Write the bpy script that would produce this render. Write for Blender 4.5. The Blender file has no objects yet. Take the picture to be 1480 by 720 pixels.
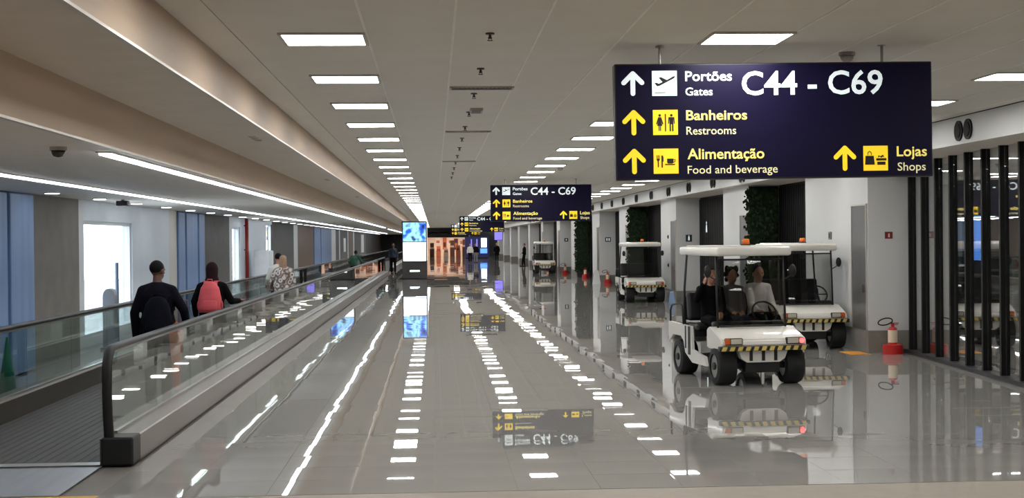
import bpy, bmesh, math, random
from mathutils import Vector, Matrix, Euler
random.seed(7)
R = math.radians
S = bpy.context.scene
C = S.collection

# ------------------------------------------------------------------ camera
H = 1.95
FPX = 2000.0
YAW, PITCH, ROLL = R(3.205), R(-0.37), R(0.6)
cam_d = bpy.data.cameras.new('camera')
cam_d.sensor_width = 36.0
cam_d.sensor_fit = 'HORIZONTAL'
cam_d.lens = FPX / 1480.0 * 36.0
cam_d.clip_end = 600
cam = bpy.data.objects.new('camera', cam_d)
C.objects.link(cam)
F = Vector((math.sin(YAW) * math.cos(PITCH), math.cos(YAW) * math.cos(PITCH), math.sin(PITCH)))
RT = Vector((math.cos(YAW), -math.sin(YAW), 0))
UP = RT.cross(F)
RT2 = RT * math.cos(ROLL) - UP * math.sin(ROLL)
UP2 = UP * math.cos(ROLL) + RT * math.sin(ROLL)
m3 = Matrix((RT2, UP2, -F)).transposed()
cam.matrix_world = Matrix.Translation((0, 0, H)) @ m3.to_4x4()
S.camera = cam

# ------------------------------------------------------------------ world (overcast white sky, seen through the left windows)
w = bpy.data.worlds.new('sky')
S.world = w
w.use_nodes = True
wb = w.node_tree.nodes['Background']
wb.inputs[0].default_value = (0.86, 0.93, 1.0, 1)
wb.inputs[1].default_value = 6.0
S.view_settings.view_transform = 'Standard'
S.view_settings.look = 'None'
S.view_settings.gamma = 1.0
S.view_settings.use_curve_mapping = False
S.view_settings.exposure = 0.0
PANEL_L = 27.0      # radiance of the ceiling panels

# ------------------------------------------------------------------ materials
def lin(c):
    return tuple(((v / 255.0) / 12.92 if v / 255.0 <= 0.04045 else ((v / 255.0 + 0.055) / 1.055) ** 2.4) for v in c) + (1.0,)
M = {}
def mk(name, rgb, rough=0.5, metal=0.0, noise=0.06, scale=3.0, bump=0.0, emit=None, strength=0.0, spec=0.5, coat=0.0, stretch=(1, 1, 1), ior=None):
    m = bpy.data.materials.new(name); m.use_nodes = True
    nt = m.node_tree; n = nt.nodes; b = n['Principled BSDF']
    col = lin(rgb)
    tc = n.new('ShaderNodeTexCoord'); mp = n.new('ShaderNodeMapping'); mp.inputs['Scale'].default_value = stretch
    nz = n.new('ShaderNodeTexNoise'); nz.inputs['Scale'].default_value = scale; nz.inputs['Detail'].default_value = 4
    nt.links.new(tc.outputs['Object'], mp.inputs['Vector']); nt.links.new(mp.outputs[0], nz.inputs['Vector'])
    rp = n.new('ShaderNodeValToRGB')
    rp.color_ramp.elements[0].position = 0.3; rp.color_ramp.elements[1].position = 0.7
    rp.color_ramp.elements[0].color = tuple(max(0, v * (1 - noise)) for v in col[:3]) + (1,)
    rp.color_ramp.elements[1].color = tuple(min(1, v * (1 + noise)) for v in col[:3]) + (1,)
    nt.links.new(nz.outputs['Fac'], rp.inputs[0]); nt.links.new(rp.outputs[0], b.inputs['Base Color'])
    b.inputs['Roughness'].default_value = rough; b.inputs['Metallic'].default_value = metal
    b.inputs['Specular IOR Level'].default_value = spec
    if ior: b.inputs['IOR'].default_value = ior
    b.inputs['Coat Weight'].default_value = coat
    if bump:
        bp = n.new('ShaderNodeBump'); bp.inputs['Strength'].default_value = bump; bp.inputs['Distance'].default_value = 0.01
        nt.links.new(nz.outputs['Fac'], bp.inputs['Height']); nt.links.new(bp.outputs[0], b.inputs['Normal'])
    if emit:
        b.inputs['Emission Color'].default_value = lin(emit); b.inputs['Emission Strength'].default_value = strength
    M[name] = m
    return m
def mk_glass(name, tint, f0=0.04, rough=0.0, gloss=1.0):
    m = bpy.data.materials.new(name); m.use_nodes = True
    nt = m.node_tree; n = nt.nodes; n.remove(n['Principled BSDF'])
    out = n['Material Output']
    tr = n.new('ShaderNodeBsdfTransparent'); tr.inputs[0].default_value = tint + (1,)
    gl = n.new('ShaderNodeBsdfGlossy'); gl.inputs['Roughness'].default_value = rough; gl.inputs[0].default_value = (gloss, gloss, gloss, 1)
    lw = n.new('ShaderNodeLayerWeight'); lw.inputs[0].default_value = 0.5
    pw = n.new('ShaderNodeMath'); pw.operation = 'POWER'; pw.inputs[1].default_value = 5
    ma = n.new('ShaderNodeMath'); ma.operation = 'MULTIPLY_ADD'; ma.inputs[1].default_value = 1 - f0; ma.inputs[2].default_value = f0
    mx = n.new('ShaderNodeMixShader')
    nt.links.new(lw.outputs['Facing'], pw.inputs[0]); nt.links.new(pw.outputs[0], ma.inputs[0]); nt.links.new(ma.outputs[0], mx.inputs[0])
    nt.links.new(tr.outputs[0], mx.inputs[1]); nt.links.new(gl.outputs[0], mx.inputs[2]); nt.links.new(mx.outputs[0], out.inputs[0])
    M[name] = m
def mk_emit_art(name, cols, scale, strength, kind='noise'):
    m = bpy.data.materials.new(name); m.use_nodes = True
    nt = m.node_tree; n = nt.nodes; b = n['Principled BSDF']
    tc = n.new('ShaderNodeTexCoord')
    t = n.new('ShaderNodeTexVoronoi' if kind == 'voronoi' else 'ShaderNodeTexNoise'); t.inputs['Scale'].default_value = scale
    nt.links.new(tc.outputs['Object'], t.inputs['Vector'])
    rp = n.new('ShaderNodeValToRGB'); e = rp.color_ramp.elements
    pos = [0.3 + 0.45 * i / (len(cols) - 1) for i in range(len(cols))]
    if kind == 'voronoi': pos = [0.1 + 0.8 * i / (len(cols) - 1) for i in range(len(cols))]
    e[0].position = pos[0]; e[0].color = lin(cols[0]); e[1].position = pos[-1]; e[1].color = lin(cols[-1])
    for p, c in zip(pos[1:-1], cols[1:-1]):
        x = e.new(p); x.color = lin(c)
    src = t.outputs['Distance'] if kind == 'voronoi' else t.outputs['Fac']
    nt.links.new(src, rp.inputs[0])
    nt.links.new(rp.outputs[0], b.inputs['Base Color'])
    if strength:
        nt.links.new(rp.outputs[0], b.inputs['Emission Color']); b.inputs['Emission Strength'].default_value = strength
        b.inputs['Base Color'].default_value = (0, 0, 0, 1)
    b.inputs['Roughness'].default_value = 0.6 if not strength else 0.2
    M[name] = m

mk('tile', (152, 150, 146), 0.012, noise=0.05, scale=1.2, spec=0.6, ior=1.55)
mk('grout', (105, 100, 94), 0.6)
mk('matte_floor', (140, 131, 120), 0.55, noise=0.05, scale=8)
mk('ceiling_white', (220, 215, 206), 0.65, noise=0.03, scale=1.5)
mk('ceiling_back', (238, 235, 228), 0.8)
mk('ceiling_joint', (150, 140, 128), 0.7)
mk('tan', (186, 164, 142), 0.55, noise=0.07, scale=2, stretch=(1, .3, 3))
mk('low_ceiling', (238, 232, 224), 0.6, noise=0.03)
mk('soffit', (218, 209, 198), 0.6, noise=0.04)
mk('trim_metal', (205, 200, 190), 0.35, 0.6)
mk('white_wall', (206, 207, 207), 0.45, noise=0.03, scale=1)
mk('warm_wall', (196, 191, 182), 0.5, noise=0.03, scale=1)
mk('plinth', (128, 124, 118), 0.3, noise=0.1, scale=6)
mk('black', (9, 9, 10), 0.5, noise=0.1, spec=0.25)
mk('black_matte', (14, 14, 15), 0.8, noise=0.1)
mk('dark_slat', (14, 13, 15), 0.6, noise=0.15, spec=0.2)
mk('grey_door', (104, 102, 102), 0.35, 0.3, noise=0.08, stretch=(1, 1, .2))
mk('concrete', (112, 106, 98), 0.7, noise=0.12, scale=2.5)
mk('dark_concrete', (84, 80, 76), 0.7, noise=0.12, scale=2.5)
mk('blue_panel', (112, 138, 178), 0.5, noise=0.1, scale=2, stretch=(3, 3, .2))
mk('brown_panel', (104, 80, 62), 0.6, noise=0.1)
mk('dark_wall', (48, 46, 46), 0.6)
mk('pale_panel', (198, 206, 214), 0.4, noise=0.03)
mk('red_pipe', (140, 26, 24), 0.4)
mk('steel', (150, 148, 144), 0.28, 0.85, noise=0.08, stretch=(1, .1, 1))
mk('skirt', (112, 105, 97), 0.35, 0.2, noise=0.08, stretch=(1, .1, 1))
mk('skirt_dark', (74, 66, 58), 0.4, 0.4, noise=0.1)
mk('deck', (50, 46, 41), 0.6, 0.1, noise=0.2, scale=30, stretch=(1, .05, 1))
mk('landing', (150, 152, 158), 0.3, 0.7, noise=0.12, scale=10, stretch=(1, .1, 1))
mk('rubber', (15, 15, 16), 0.5, noise=0.1)
mk('yellow_line', (206, 160, 62), 0.6)
mk('orange_tape', (222, 150, 50), 0.6)
mk('navy', (17, 13, 40), 0.4, noise=0.1, spec=0.15, emit=(30, 24, 66), strength=0.05)
mk('sign_edge', (14, 13, 20), 0.4)
mk('sign_white', (225, 235, 235), 0.4, noise=0.0, emit=(225, 238, 240), strength=0.62)
mk('sign_yellow', (240, 205, 40), 0.4, noise=0.0, emit=(240, 205, 30), strength=0.6)
mk('sign_pale', (240, 220, 120), 0.4, noise=0.0, emit=(242, 222, 110), strength=0.6)
mk('sign_cream', (225, 215, 170), 0.4, noise=0.0, emit=(225, 215, 165), strength=0.5)
mk('panel_light', (250, 250, 250), 0.5, emit=(255, 253, 249), strength=PANEL_L)
mk('strip_light', (250, 250, 250), 0.5, emit=(240, 247, 255), strength=15)
mk('down_light', (250, 250, 250), 0.5, emit=(245, 250, 255), strength=13)
mk('warm_light', (250, 240, 220), 0.5, emit=(255, 235, 215), strength=16)
mk('light_frame', (190, 186, 178), 0.5)
mk('cart_white', (222, 219, 212), 0.28, noise=0.03, coat=0.3)
mk('cart_black', (18, 18, 19), 0.5, noise=0.1)
mk('vinyl', (24, 23, 24), 0.4, noise=0.1)
mk('tyre', (17, 17, 18), 0.75, noise=0.2, scale=20)
mk('hub', (150, 148, 142), 0.4, 0.5)
mk('hazard_yellow', (205, 180, 96), 0.5)
mk('lamp_lens', (200, 196, 180), 0.15, 0.2)
mk('indicator', (200, 92, 36), 0.3)
mk('red_lit', (255, 60, 50), 0.3, emit=(255, 70, 70), strength=5)
mk('beacon', (214, 110, 38), 0.2, emit=(220, 100, 30), strength=0.15)
mk('ext_red', (186, 30, 26), 0.35)
mk('ext_label', (226, 208, 180), 0.5)
mk('leaf', (28, 47, 21), 0.6, noise=0.4, scale=9, spec=0.25)
mk('leaf_back', (22, 26, 18), 0.9)
mk('navy_cloth', (13, 13, 22), 0.85, noise=0.15, scale=12, spec=0.1)
mk('navy_bag', (12, 13, 23), 0.75, noise=0.2, scale=12, spec=0.1)
mk('black_cloth', (11, 10, 12), 0.9, noise=0.15, scale=12, spec=0.1)
mk('plum_cloth', (40, 24, 28), 0.9, noise=0.15, scale=12, spec=0.1)
mk('pink_bag', (214, 84, 92), 0.65, noise=0.08, scale=9)
mk('pink_dark', (176, 60, 70), 0.65)
mk('reflected_orange', (232, 112, 66), 0.7, noise=0.06)
mk('skin_brown', (92, 62, 50), 0.5)
mk('skin_tan', (170, 122, 98), 0.5)
mk('hair_black', (14, 12, 12), 0.7, noise=0.2, scale=20, spec=0.15)
mk('hair_tan', (150, 118, 92), 0.6, noise=0.2, scale=20)
mk('grey_cloth', (120, 118, 116), 0.85)
mk('white_cloth', (212, 208, 202), 0.85)
mk('green_cloth', (32, 74, 58), 0.85)
mk('denim', (38, 44, 60), 0.85)
mk('brown_case', (96, 52, 38), 0.5)
mk('eye', (20, 16, 14), 0.2)
mk('lip', (120, 66, 58), 0.5)
mk('green_cone', (18, 110, 88), 0.5)
mk('lime', (190, 204, 70), 0.5)
mk('grey_plastic', (108, 112, 118), 0.5)
mk('slate_blue', (86, 98, 124), 0.5)
mk('white_plastic', (232, 234, 236), 0.4)
mk('pale_blue', (150, 176, 214), 0.4)
mk('kiosk_dark', (52, 50, 50), 0.4)
mk('screen_white', (245, 250, 255), 0.3, emit=(240, 248, 255), strength=2.2)
mk('screen_blue', (90, 150, 240), 0.3, emit=(90, 150, 250), strength=1.4)
mk('screen_navy', (20, 22, 60), 0.3, emit=(28, 30, 80), strength=0.5)
mk('screen_violet', (120, 110, 210), 0.3, emit=(130, 120, 230), strength=1.0)
mk('shop_peach', (238, 220, 206), 0.5, noise=0.05)
mk('shop_dark', (70, 40, 30), 0.6)
mk('shop_orange', (190, 110, 80), 0.5)
mk('interior_wall', (205, 203, 199), 0.6)
mk('apron', (190, 190, 188), 0.8, noise=0.1, scale=.2)
mk('sprinkler', (70, 66, 60), 0.4, 0.6)
mk('sign_dark', (40, 38, 40), 0.5)
mk('sign_red', (120, 30, 34), 0.5)
mk('vent', (60, 56, 52), 0.5, 0.3)
mk('detector', (168, 160, 150), 0.5)
mk('dome', (60, 54, 50), 0.15)
mk_glass('balustrade_glass', (0.82, 0.88, 0.86), 0.045, gloss=.95)
mk_glass('window_glass', (0.94, 0.97, 1.0), 0.04)
mk_glass('shop_glass', (0.84, 0.87, 0.87), 0.26)
mk_glass('windshield', (0.66, 0.66, 0.65), 0.05, gloss=.9)
mk_emit_art('screen_art', [(12, 22, 90), (40, 90, 200), (150, 215, 250), (20, 30, 80), (120, 190, 240)], 1.7, 1.5)
mk_emit_art('print_cloth', [(20, 18, 20), (220, 208, 198), (60, 40, 36), (205, 185, 172)], 9, 0, 'voronoi')

# ------------------------------------------------------------------ helpers
class MB:
    def __init__(s): s.bm = bmesh.new()
    def _f(s, vs):
        try: s.bm.faces.new(vs)
        except ValueError: pass
    def poly(s, pts):
        s._f([s.bm.verts.new(p) for p in pts]); return s
    def box(s, x0, x1, y0, y1, z0, z1, bev=0.0, seg=2, mat=None):
        t = bmesh.new()
        v = [t.verts.new((x, y, z)) for z in (z0, z1) for y in (y0, y1) for x in (x0, x1)]
        for f in ((0, 2, 3, 1), (4, 5, 7, 6), (0, 1, 5, 4), (2, 6, 7, 3), (0, 4, 6, 2), (1, 3, 7, 5)):
            t.faces.new([v[i] for i in f])
        if bev: bmesh.ops.bevel(t, geom=t.edges[:], offset=bev, segments=seg, affect='EDGES', profile=0.5)
        return s.add(t, mat)
    def add(s, t, mat=None):
        mp = {}
        for v in t.verts: mp[v] = s.bm.verts.new(mat @ v.co if mat else v.co)
        for f in t.faces: s._f([mp[v] for v in f.verts])
        t.free(); return s
    def cone(s, p0, p1, r0, r1, seg=12, cap=True):
        p0, p1 = Vector(p0), Vector(p1); d = (p1 - p0)
        if d.length < 1e-6: return s
        d.normalize(); a = d.orthogonal().normalized(); b = d.cross(a)
        A, B = [], []
        for i in range(seg):
            t = 2 * math.pi * i / seg; o = a * math.cos(t) + b * math.sin(t)
            A.append(s.bm.verts.new(p0 + o * r0)); B.append(s.bm.verts.new(p1 + o * r1))
        for i in range(seg):
            j = (i + 1) % seg; s._f([A[i], A[j], B[j], B[i]])
        if cap: s._f(A[::-1]); s._f(B)
        return s
    def cyl(s, p0, p1, r, seg=12): return s.cone(p0, p1, r, r, seg)
    def ell(s, c, r, seg=14, rings=9, rot=None):
        t = bmesh.new(); bmesh.ops.create_uvsphere(t, u_segments=seg, v_segments=rings, radius=1)
        m = Matrix.Translation(c) @ (rot.to_matrix().to_4x4() if rot else Matrix()) @ Matrix.Diagonal((r[0], r[1], r[2], 1))
        return s.add(t, m)
    def loft(s, rings, seg=18, axis='z'):
        L = []
        for (cx, cy, cz, rx, ry) in rings:
            ring = []
            for i in range(seg):
                t = 2 * math.pi * i / seg
                ring.append(s.bm.verts.new((cx + rx * math.cos(t), cy + ry * math.sin(t), cz)))
            L.append(ring)
        for A, B in zip(L, L[1:]):
            for i in range(seg):
                j = (i + 1) % seg; s._f([A[i], A[j], B[j], B[i]])
        s._f(L[0][::-1]); s._f(L[-1]); return s
    def prism(s, poly, axis, lo, hi):
        def P(a, b, c): return {'x': (c, a, b), 'y': (a, c, b), 'z': (a, b, c)}[axis]
        A = [s.bm.verts.new(P(a, b, lo)) for a, b in poly]; B = [s.bm.verts.new(P(a, b, hi)) for a, b in poly]
        n = len(poly)
        for i in range(n):
            j = (i + 1) % n; s._f([A[i], A[j], B[j], B[i]])
        s._f(A[::-1]); s._f(B); return s
    def tube(s, path, r, seg=8, closed=False, rx=None):
        P = [Vector(p) for p in path]; n = len(P); L = []
        up = None
        for i, p in enumerate(P):
            if closed: d = P[(i + 1) % n] - P[i - 1]
            else: d = P[min(i + 1, n - 1)] - P[max(i - 1, 0)]
            d.normalize()
            if up is None: a = d.orthogonal().normalized()
            else:
                a = up - d * up.dot(d); a = a.normalized() if a.length > 1e-6 else d.orthogonal().normalized()
            up = a; b = d.cross(a)
            L.append([s.bm.verts.new(p + a * (r * math.cos(2 * math.pi * k / seg)) + b * ((rx or r) * math.sin(2 * math.pi * k / seg))) for k in range(seg)])
        rng = range(n) if closed else range(n - 1)
        for i in rng:
            A, B = L[i], L[(i + 1) % n]
            for k in range(seg):
                j = (k + 1) % seg; s._f([A[k], A[j], B[j], B[k]])
        if not closed: s._f(L[0][::-1]); s._f(L[-1])
        return s
    def strip(s, path, wid, th, axis=(1, 0, 0)):
        """flat belt swept along path, its width along axis"""
        P = [Vector(p) for p in path]; ax = Vector(axis); L = []
        for i, p in enumerate(P):
            d = (P[min(i + 1, len(P) - 1)] - P[max(i - 1, 0)]).normalized(); nrm = ax.cross(d).normalized()
            L.append([s.bm.verts.new(p + ax * (wid / 2 * a) + nrm * (th / 2 * b)) for a, b in ((-1, -.4), (-.75, -1), (.75, -1), (1, -.4), (1, .4), (.75, 1), (-.75, 1), (-1, .4))])
        for A, B in zip(L, L[1:]):
            for k in range(8):
                j = (k + 1) % 8; s._f([A[k], A[j], B[j], B[k]])
        s._f(L[0][::-1]); s._f(L[-1]); return s
    def mesh(s, name, smooth=False):
        bmesh.ops.recalc_face_normals(s.bm, faces=s.bm.faces[:])
        me = bpy.data.meshes.new(name); s.bm.to_mesh(me); s.bm.free()
        if smooth:
            me.polygons.foreach_set('use_smooth', [True] * len(me.polygons))
        return me
    def build(s, name, mat, parent=None, smooth=False):
        return link(name, s.mesh(name, smooth), mat, parent)
def link(name, me, mat=None, parent=None):
    if mat and not me.materials: me.materials.append(M[mat])
    o = bpy.data.objects.new(name, me); C.objects.link(o)
    if parent: o.parent = parent
    return o
def auto_smooth(o, ang=40):
    me = o.data
    bm = bmesh.new(); bm.from_mesh(me)
    for f in bm.faces: f.smooth = True
    for e in bm.edges:
        if len(e.link_faces) == 2 and e.calc_face_angle(0) > R(ang): e.smooth = False
    bm.to_mesh(me); bm.free(); return o
def tag(o, label, cat, group=None):
    o['label'] = label; o['category'] = cat
    if group: o['group'] = group
    return o
def thing(name, label, cat, loc=(0, 0, 0), rz=0.0, group=None):
    o = bpy.data.objects.new(name, None); o.empty_display_size = 0.1; C.objects.link(o)
    o.location = loc; o.rotation_euler = (0, 0, rz)
    return tag(o, label, cat, group)
def struct(name, mb, mat, smooth=False):
    o = mb.build(name, mat, None, smooth); o['kind'] = 'structure'; return o
def struct_empty(name):
    o = bpy.data.objects.new(name, None); C.objects.link(o); o['kind'] = 'structure'; return o
def copy_tree(o, parent=None):
    c = o.copy(); C.objects.link(c); c.parent = parent
    for ch in list(o.children): copy_tree(ch, c)
    return c
ONES = ['', 'first', 'second', 'third', 'fourth', 'fifth', 'sixth', 'seventh', 'eighth', 'ninth', 'tenth', 'eleventh', 'twelfth', 'thirteenth', 'fourteenth', 'fifteenth', 'sixteenth', 'seventeenth', 'eighteenth', 'nineteenth']
TENS = {2: ('twentieth', 'twenty'), 3: ('thirtieth', 'thirty'), 4: ('fortieth', 'forty'), 5: ('fiftieth', 'fifty')}
def nth(n):
    if n < 20: return ONES[n]
    t, u = divmod(n, 10)
    return TENS[t][0] if u == 0 else TENS[t][1] + '-' + ONES[u]

ZC, ZS, ZL = 3.53, 3.155, 2.75     # main ceiling, side soffits, low left ceiling
XA, XB, XF = -1.80, -2.65, 6.95    # first left fascia, second left fascia, right fascia
XW = -6.30                         # left wall
YN, YE = -8.0, 168.0

# ================================================================== SETTING
# ---- floor
floor = struct('floor', MB().box(-6.6, 15.2, YN, 185, -0.2, -0.011), 'grout')
MB().box(-6.5, 15.1, YN + .05, 10.72, -0.011, 0.0).build('near_floor_sheet', 'matte_floor', floor)
TS = 0.65
tm = MB().box(-TS / 2 + .0007, TS / 2 - .0007, -TS / 2 + .0007, TS / 2 - .0007, -0.010, 0.0).mesh('tile')
tm.materials.append(M['tile'])
X0 = -2.62
NC, NR = 17, 17
SIG = 0.0009
for r in range(NR):
    for c in range(NC):
        o = bpy.data.objects.new('tile', tm); C.objects.link(o); o.parent = floor
        o.location = (X0 + (c + .5) * TS, 10.74 + (r + .5) * TS, 0)
        o.rotation_euler = (random.gauss(0, SIG), random.gauss(0, SIG * .8), 0)
mb = MB()
def tile_q(x0, x1, y0, y1):
    cx, cy = (x0 + x1) / 2, (y0 + y1) / 2
    a, b = random.gauss(0, SIG), random.gauss(0, SIG * .8)
    mb.poly([(x, y, -0.0004 + (y - cy) * a + (x - cx) * b) for x, y in ((x0, y0), (x1, y0), (x1, y1), (x0, y1))])
g = .0007
y = 10.74 + NR * TS
while y < 90:
    for c in range(NC): tile_q(X0 + c * TS + g, X0 + (c + 1) * TS - g, y + g, y + TS - g)
    y += TS
yfar = y
y = 10.74
while y < 88:
    for c in range(2): tile_q(-6.3 + c * TS + g, -6.3 + (c + 1) * TS - g, y + g, y + TS - g)
    y += TS
far = mb.build('far_tiles', 'tile', floor); far['kind'] = 'stuff'
mb = MB()
y = yfar
while y < 184:
    x = -6.3
    while x < 8.4:
        tile_q(x, x + 1.3, y, y + 1.3); x += 1.3
    y += 1.3
far = mb.build('distant_tiles', 'tile', floor); far['kind'] = 'stuff'

# ---- ceilings
ceil = struct('ceiling', MB().box(XA - .05, XF + .05, YN, YE, ZC + .012, ZC + .3), 'ceiling_joint')
PW, PL = 0.66, 5.28
def panel_mesh(wd, ln):
    me = MB().box(-wd / 2 + .004, wd / 2 - .004, -ln / 2 + .0012, ln / 2 - .0012, 0, .012).mesh('ceiling_panel')
    me.materials.append(M['ceiling_white']); return me
pm = panel_mesh(PW, PL)
xs = [-0.5 + PW * k for k in range(-1, 11)]      # joint lines
cols = [(-0.5 + PW * k, -0.5 + PW * (k + 1)) for k in range(-1, 11)]
cols[0] = (XA + .3, cols[0][1])
edge_l = panel_mesh(cols[0][0] - XA, PL); edge_r = panel_mesh(XF - cols[-1][1], PL)
first_w = panel_mesh(cols[0][1] - cols[0][0], PL)
k = 0
y = 10.8 - 5.28 * 3 - 1.32
while y + PL < 100:
    for ci, (a, b) in enumerate(cols):
        o = link('ceiling_panel', first_w if ci == 0 else pm, None, ceil); o.location = ((a + b) / 2, y + PL / 2, ZC)
    o = link('ceiling_panel', edge_l, None, ceil); o.location = ((XA + cols[0][0]) / 2, y + PL / 2, ZC)
    o = link('ceiling_panel', edge_r, None, ceil); o.location = ((XF + cols[-1][1]) / 2, y + PL / 2, ZC)
    y += PL
for a, b in cols: MB().box(b - .009, b + .009, YN, y, ZC - .003, ZC + .012).build('grid_bar', 'ceiling_back', ceil)
MB().box(XA, XF, y, YE, ZC, ZC + .012).build('far_ceiling_sheet', 'ceiling_white', ceil)
struct('trim_1', MB().box(XA - .03, XA, YN, YE, ZS, ZC + .3), 'tan')
struct('ceiling_left_soffit', MB().box(XB - .03, XA - .03, YN, YE, ZS, ZS + .1), 'soffit')
struct('trim_2', MB().box(XB - .03, XB, YN, YE, ZL, ZS), 'tan')
struct('ceiling_left_low', MB().box(XW - .2, XB - .03, YN, YE, ZL, ZL + .1), 'low_ceiling')
struct('trim_3', MB().box(XA - .03, XA + .006, YN, YE, ZS - .012, ZS + .006), 'trim_metal')
struct('trim_4', MB().box(XB - .03, XB + .006, YN, YE, ZL - .012, ZL + .006), 'trim_metal')
struct('trim_5', MB().box(XF, XF + .05, YN, YE, ZS, ZC - .012), 'white_wall')
struct('trim_6', MB().box(XF - .004, XF + .05, YN, YE, ZC - .012, ZC + .012), 'black')
struct('ceiling_right_soffit', MB().box(XF + .05, 8.45, YN, YE, ZS, ZS + .1), 'soffit')
struct('wall_back', MB().box(-6.5, 15, YN - .2, YN, 0, 3.9), 'warm_wall')
struct('wall_end', MB().box(4.2, 9, YE + .5, YE + .7, 0, 3.9).box(-8, -.9, YE - 3, YE - 2.8, 0, 3.9).box(-.9, 4.2, YE, YE + .2, 2.35, 3.9), 'dark_wall')

# ---- right wall: blocks and dark recesses
BX, BR = 7.25, 8.02
BY = [22.8, 31.6, 41.2, 51.2, 60.5, 70.4] + [79.8, 92, 105, 118, 131, 144, 157]
BL = 2.8
for k, y0 in enumerate(BY):
    L = 3.9 if k == 0 else (BL if k < 6 else 2.0)
    b = struct('wall_right', MB().box(BX, 8.4, y0, y0 + L, .37, ZS), 'white_wall')
    p = struct('baseboard_right', MB().box(BX - .015, 8.4, y0 - .015, y0 + L, 0, .37), 'plinth')
    # slim grey metal service door beside the corner
    if k < 8:
        d = struct('door_%d' % (k + 1), MB().box(BX - .02, BX + .02, y0 + .06, y0 + .84, .375, 2.47), 'grey_door')
        MB().box(BX - .03, BX, y0 + .03, y0 + .06, .375, 2.5).box(BX - .03, BX, y0 + .84, y0 + .87, .375, 2.5).box(BX - .03, BX, y0 + .06, y0 + .84, 2.47, 2.5).build('door_frame', 'trim_metal', d)
        MB().box(BX - .06, BX - .02, y0 + .16, y0 + .18, 1.0, 1.14).build('door_handle', 'steel', d)
    y1 = y0 + L
    y2 = BY[k + 1] if k + 1 < len(BY) else YE
    mbd = MB().box(7.98, 8.4, y1, y2, 0, ZS)
    n = int((y2 - y1) / .16)
    for i in range(n):
        ya = y1 + (y2 - y1) * i / n
        mbd.box(7.95, 7.98, ya + .03, ya + .13, 0.05, ZS - .05)
    struct('wall_right_recess', mbd, 'dark_slat')

# ---- shop front: dark fins, panes, sill
def fx(y): return 7.95 - .066 * (22.8 - y)
sf = struct_empty('window_1')
ang = math.atan(.066)
ys0 = 22.8
for i in range(24):
    yc = 22.60 - .735 * i
    o = MB().box(-.065, .055, -.03, .03, .06, ZS - .002).build('mullion', 'black', sf); o.location = (fx(yc), yc, 0); o.rotation_euler = (0, 0, -ang)
    o = MB().box(-.006, .006, -.672 / 2, .672 / 2, .07, ZS - .01).build('pane', 'shop_glass', sf)
    ym = yc - .3675; o.location = (fx(ym) + .0, ym, 0); o.rotation_euler = (0, 0, -ang)
o = MB().box(-.12, .09, -9, 0, 0, .06).build('sill', 'sign_dark', sf); o.location = (fx(22.78), 22.78, 0); o.rotation_euler = (0, 0, -ang)
# shop room
MB().box(8.42, 14.98, 10.75, 35.78, -.011, 0).build('shop_floor_sheet', 'matte_floor', floor)
struct('wall_right_shop', MB().box(15, 15.2, YN, 36, 0, 3.9).box(8.4, 15, 35.8, 36, 0, 3.9), 'interior_wall')
struct('ceiling_shop', MB().box(8.4, 15.1, YN, 36, 3.3, 3.4).box(7.05, 8.45, YN, 22.7, ZS + .1, ZS + .2), 'ceiling_back')

# ---- left wall
def lw(y0, y1, mat, name='wall_left', z0=0, z1=ZL):
    return struct(name, MB().box(XW - .2, XW, y0, y1, z0, z1), mat)
WIN = [0]
def lwin(y0, y1, zt=2.25, zb=.25):
    WIN[0] += 1
    n = struct_empty('window_%d' % (WIN[0] + 1))
    MB().box(XW - .2, XW, y0, y1, zt, ZL).build('transom_panel', 'pale_panel', n)
    MB().box(XW - .2, XW, y0, y1, 0, zb).build('sill', 'white_wall', n)
    MB().box(XW - .14, XW - .04, y0, y0 + .06, zb, zt).box(XW - .14, XW - .04, y1 - .06, y1, zb, zt).box(XW - .14, XW - .04, y0 + .06, y1 - .06, zt - .06, zt).box(XW - .14, XW - .04, y0 + .06, y1 - .06, zb, zb + .06).build('window_frame', 'white_wall', n)
    MB().box(XW - .1, XW - .085, y0 + .06, y1 - .06, zb + .06, zt - .06).build('pane', 'window_glass', n)
def lblue(y0, y1, n):
    b = lw(y0, y1, 'slate_blue')
    for i in range(n):
        a = y0 + (y1 - y0) * i / n; c = y0 + (y1 - y0) * (i + 1) / n
        MB().box(XW, XW + .05 + .03 * (i % 2), a + .03, c - .03, .02, ZL - .02, .012, 1).build('cladding_panel', 'blue_panel', b)
lw(YN, 17.0, 'concrete'); lblue(17.0, 21.95, 4); lw(21.95, 24.95, 'concrete'); lw(24.95, 25.3, 'white_wall')
lwin(25.3, 29.3, 2.38); lw(29.3, 33.3, 'pale_panel'); lw(33.3, 34.3, 'warm_wall'); lblue(34.3, 38.0, 4)
lw(38.0, 43.0, 'dark_concrete'); lw(43.0, 43.6, 'white_wall'); lwin(43.6, 45.4, 2.45); lw(45.4, 52.3, 'pale_panel'); lwin(52.3, 54.2, 2.65)
lw(54.2, 62.5, 'dark_concrete'); lw(62.5, 64.3, 'white_wall'); lw(64.3, 72.7, 'brown_panel'); lblue(72.7, 84.7, 3); lw(84.7, 88.9, 'white_wall')
lw(88.9, 92, 'dark_wall'); lw(92, 93, 'white_wall'); lw(93, 101, 'dark_concrete'); lw(101, 102, 'white_wall'); lw(102, 108, 'brown_panel'); lw(108, 109.5, 'white_wall')
lw(109.5, 118, 'dark_concrete'); lw(118, 128, 'concrete'); lw(128, YE, 'dark_wall')
struct('ground_apron', MB().box(-160, -6.6, -60, 240, -4.2, -4.0), 'apron')

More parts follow.
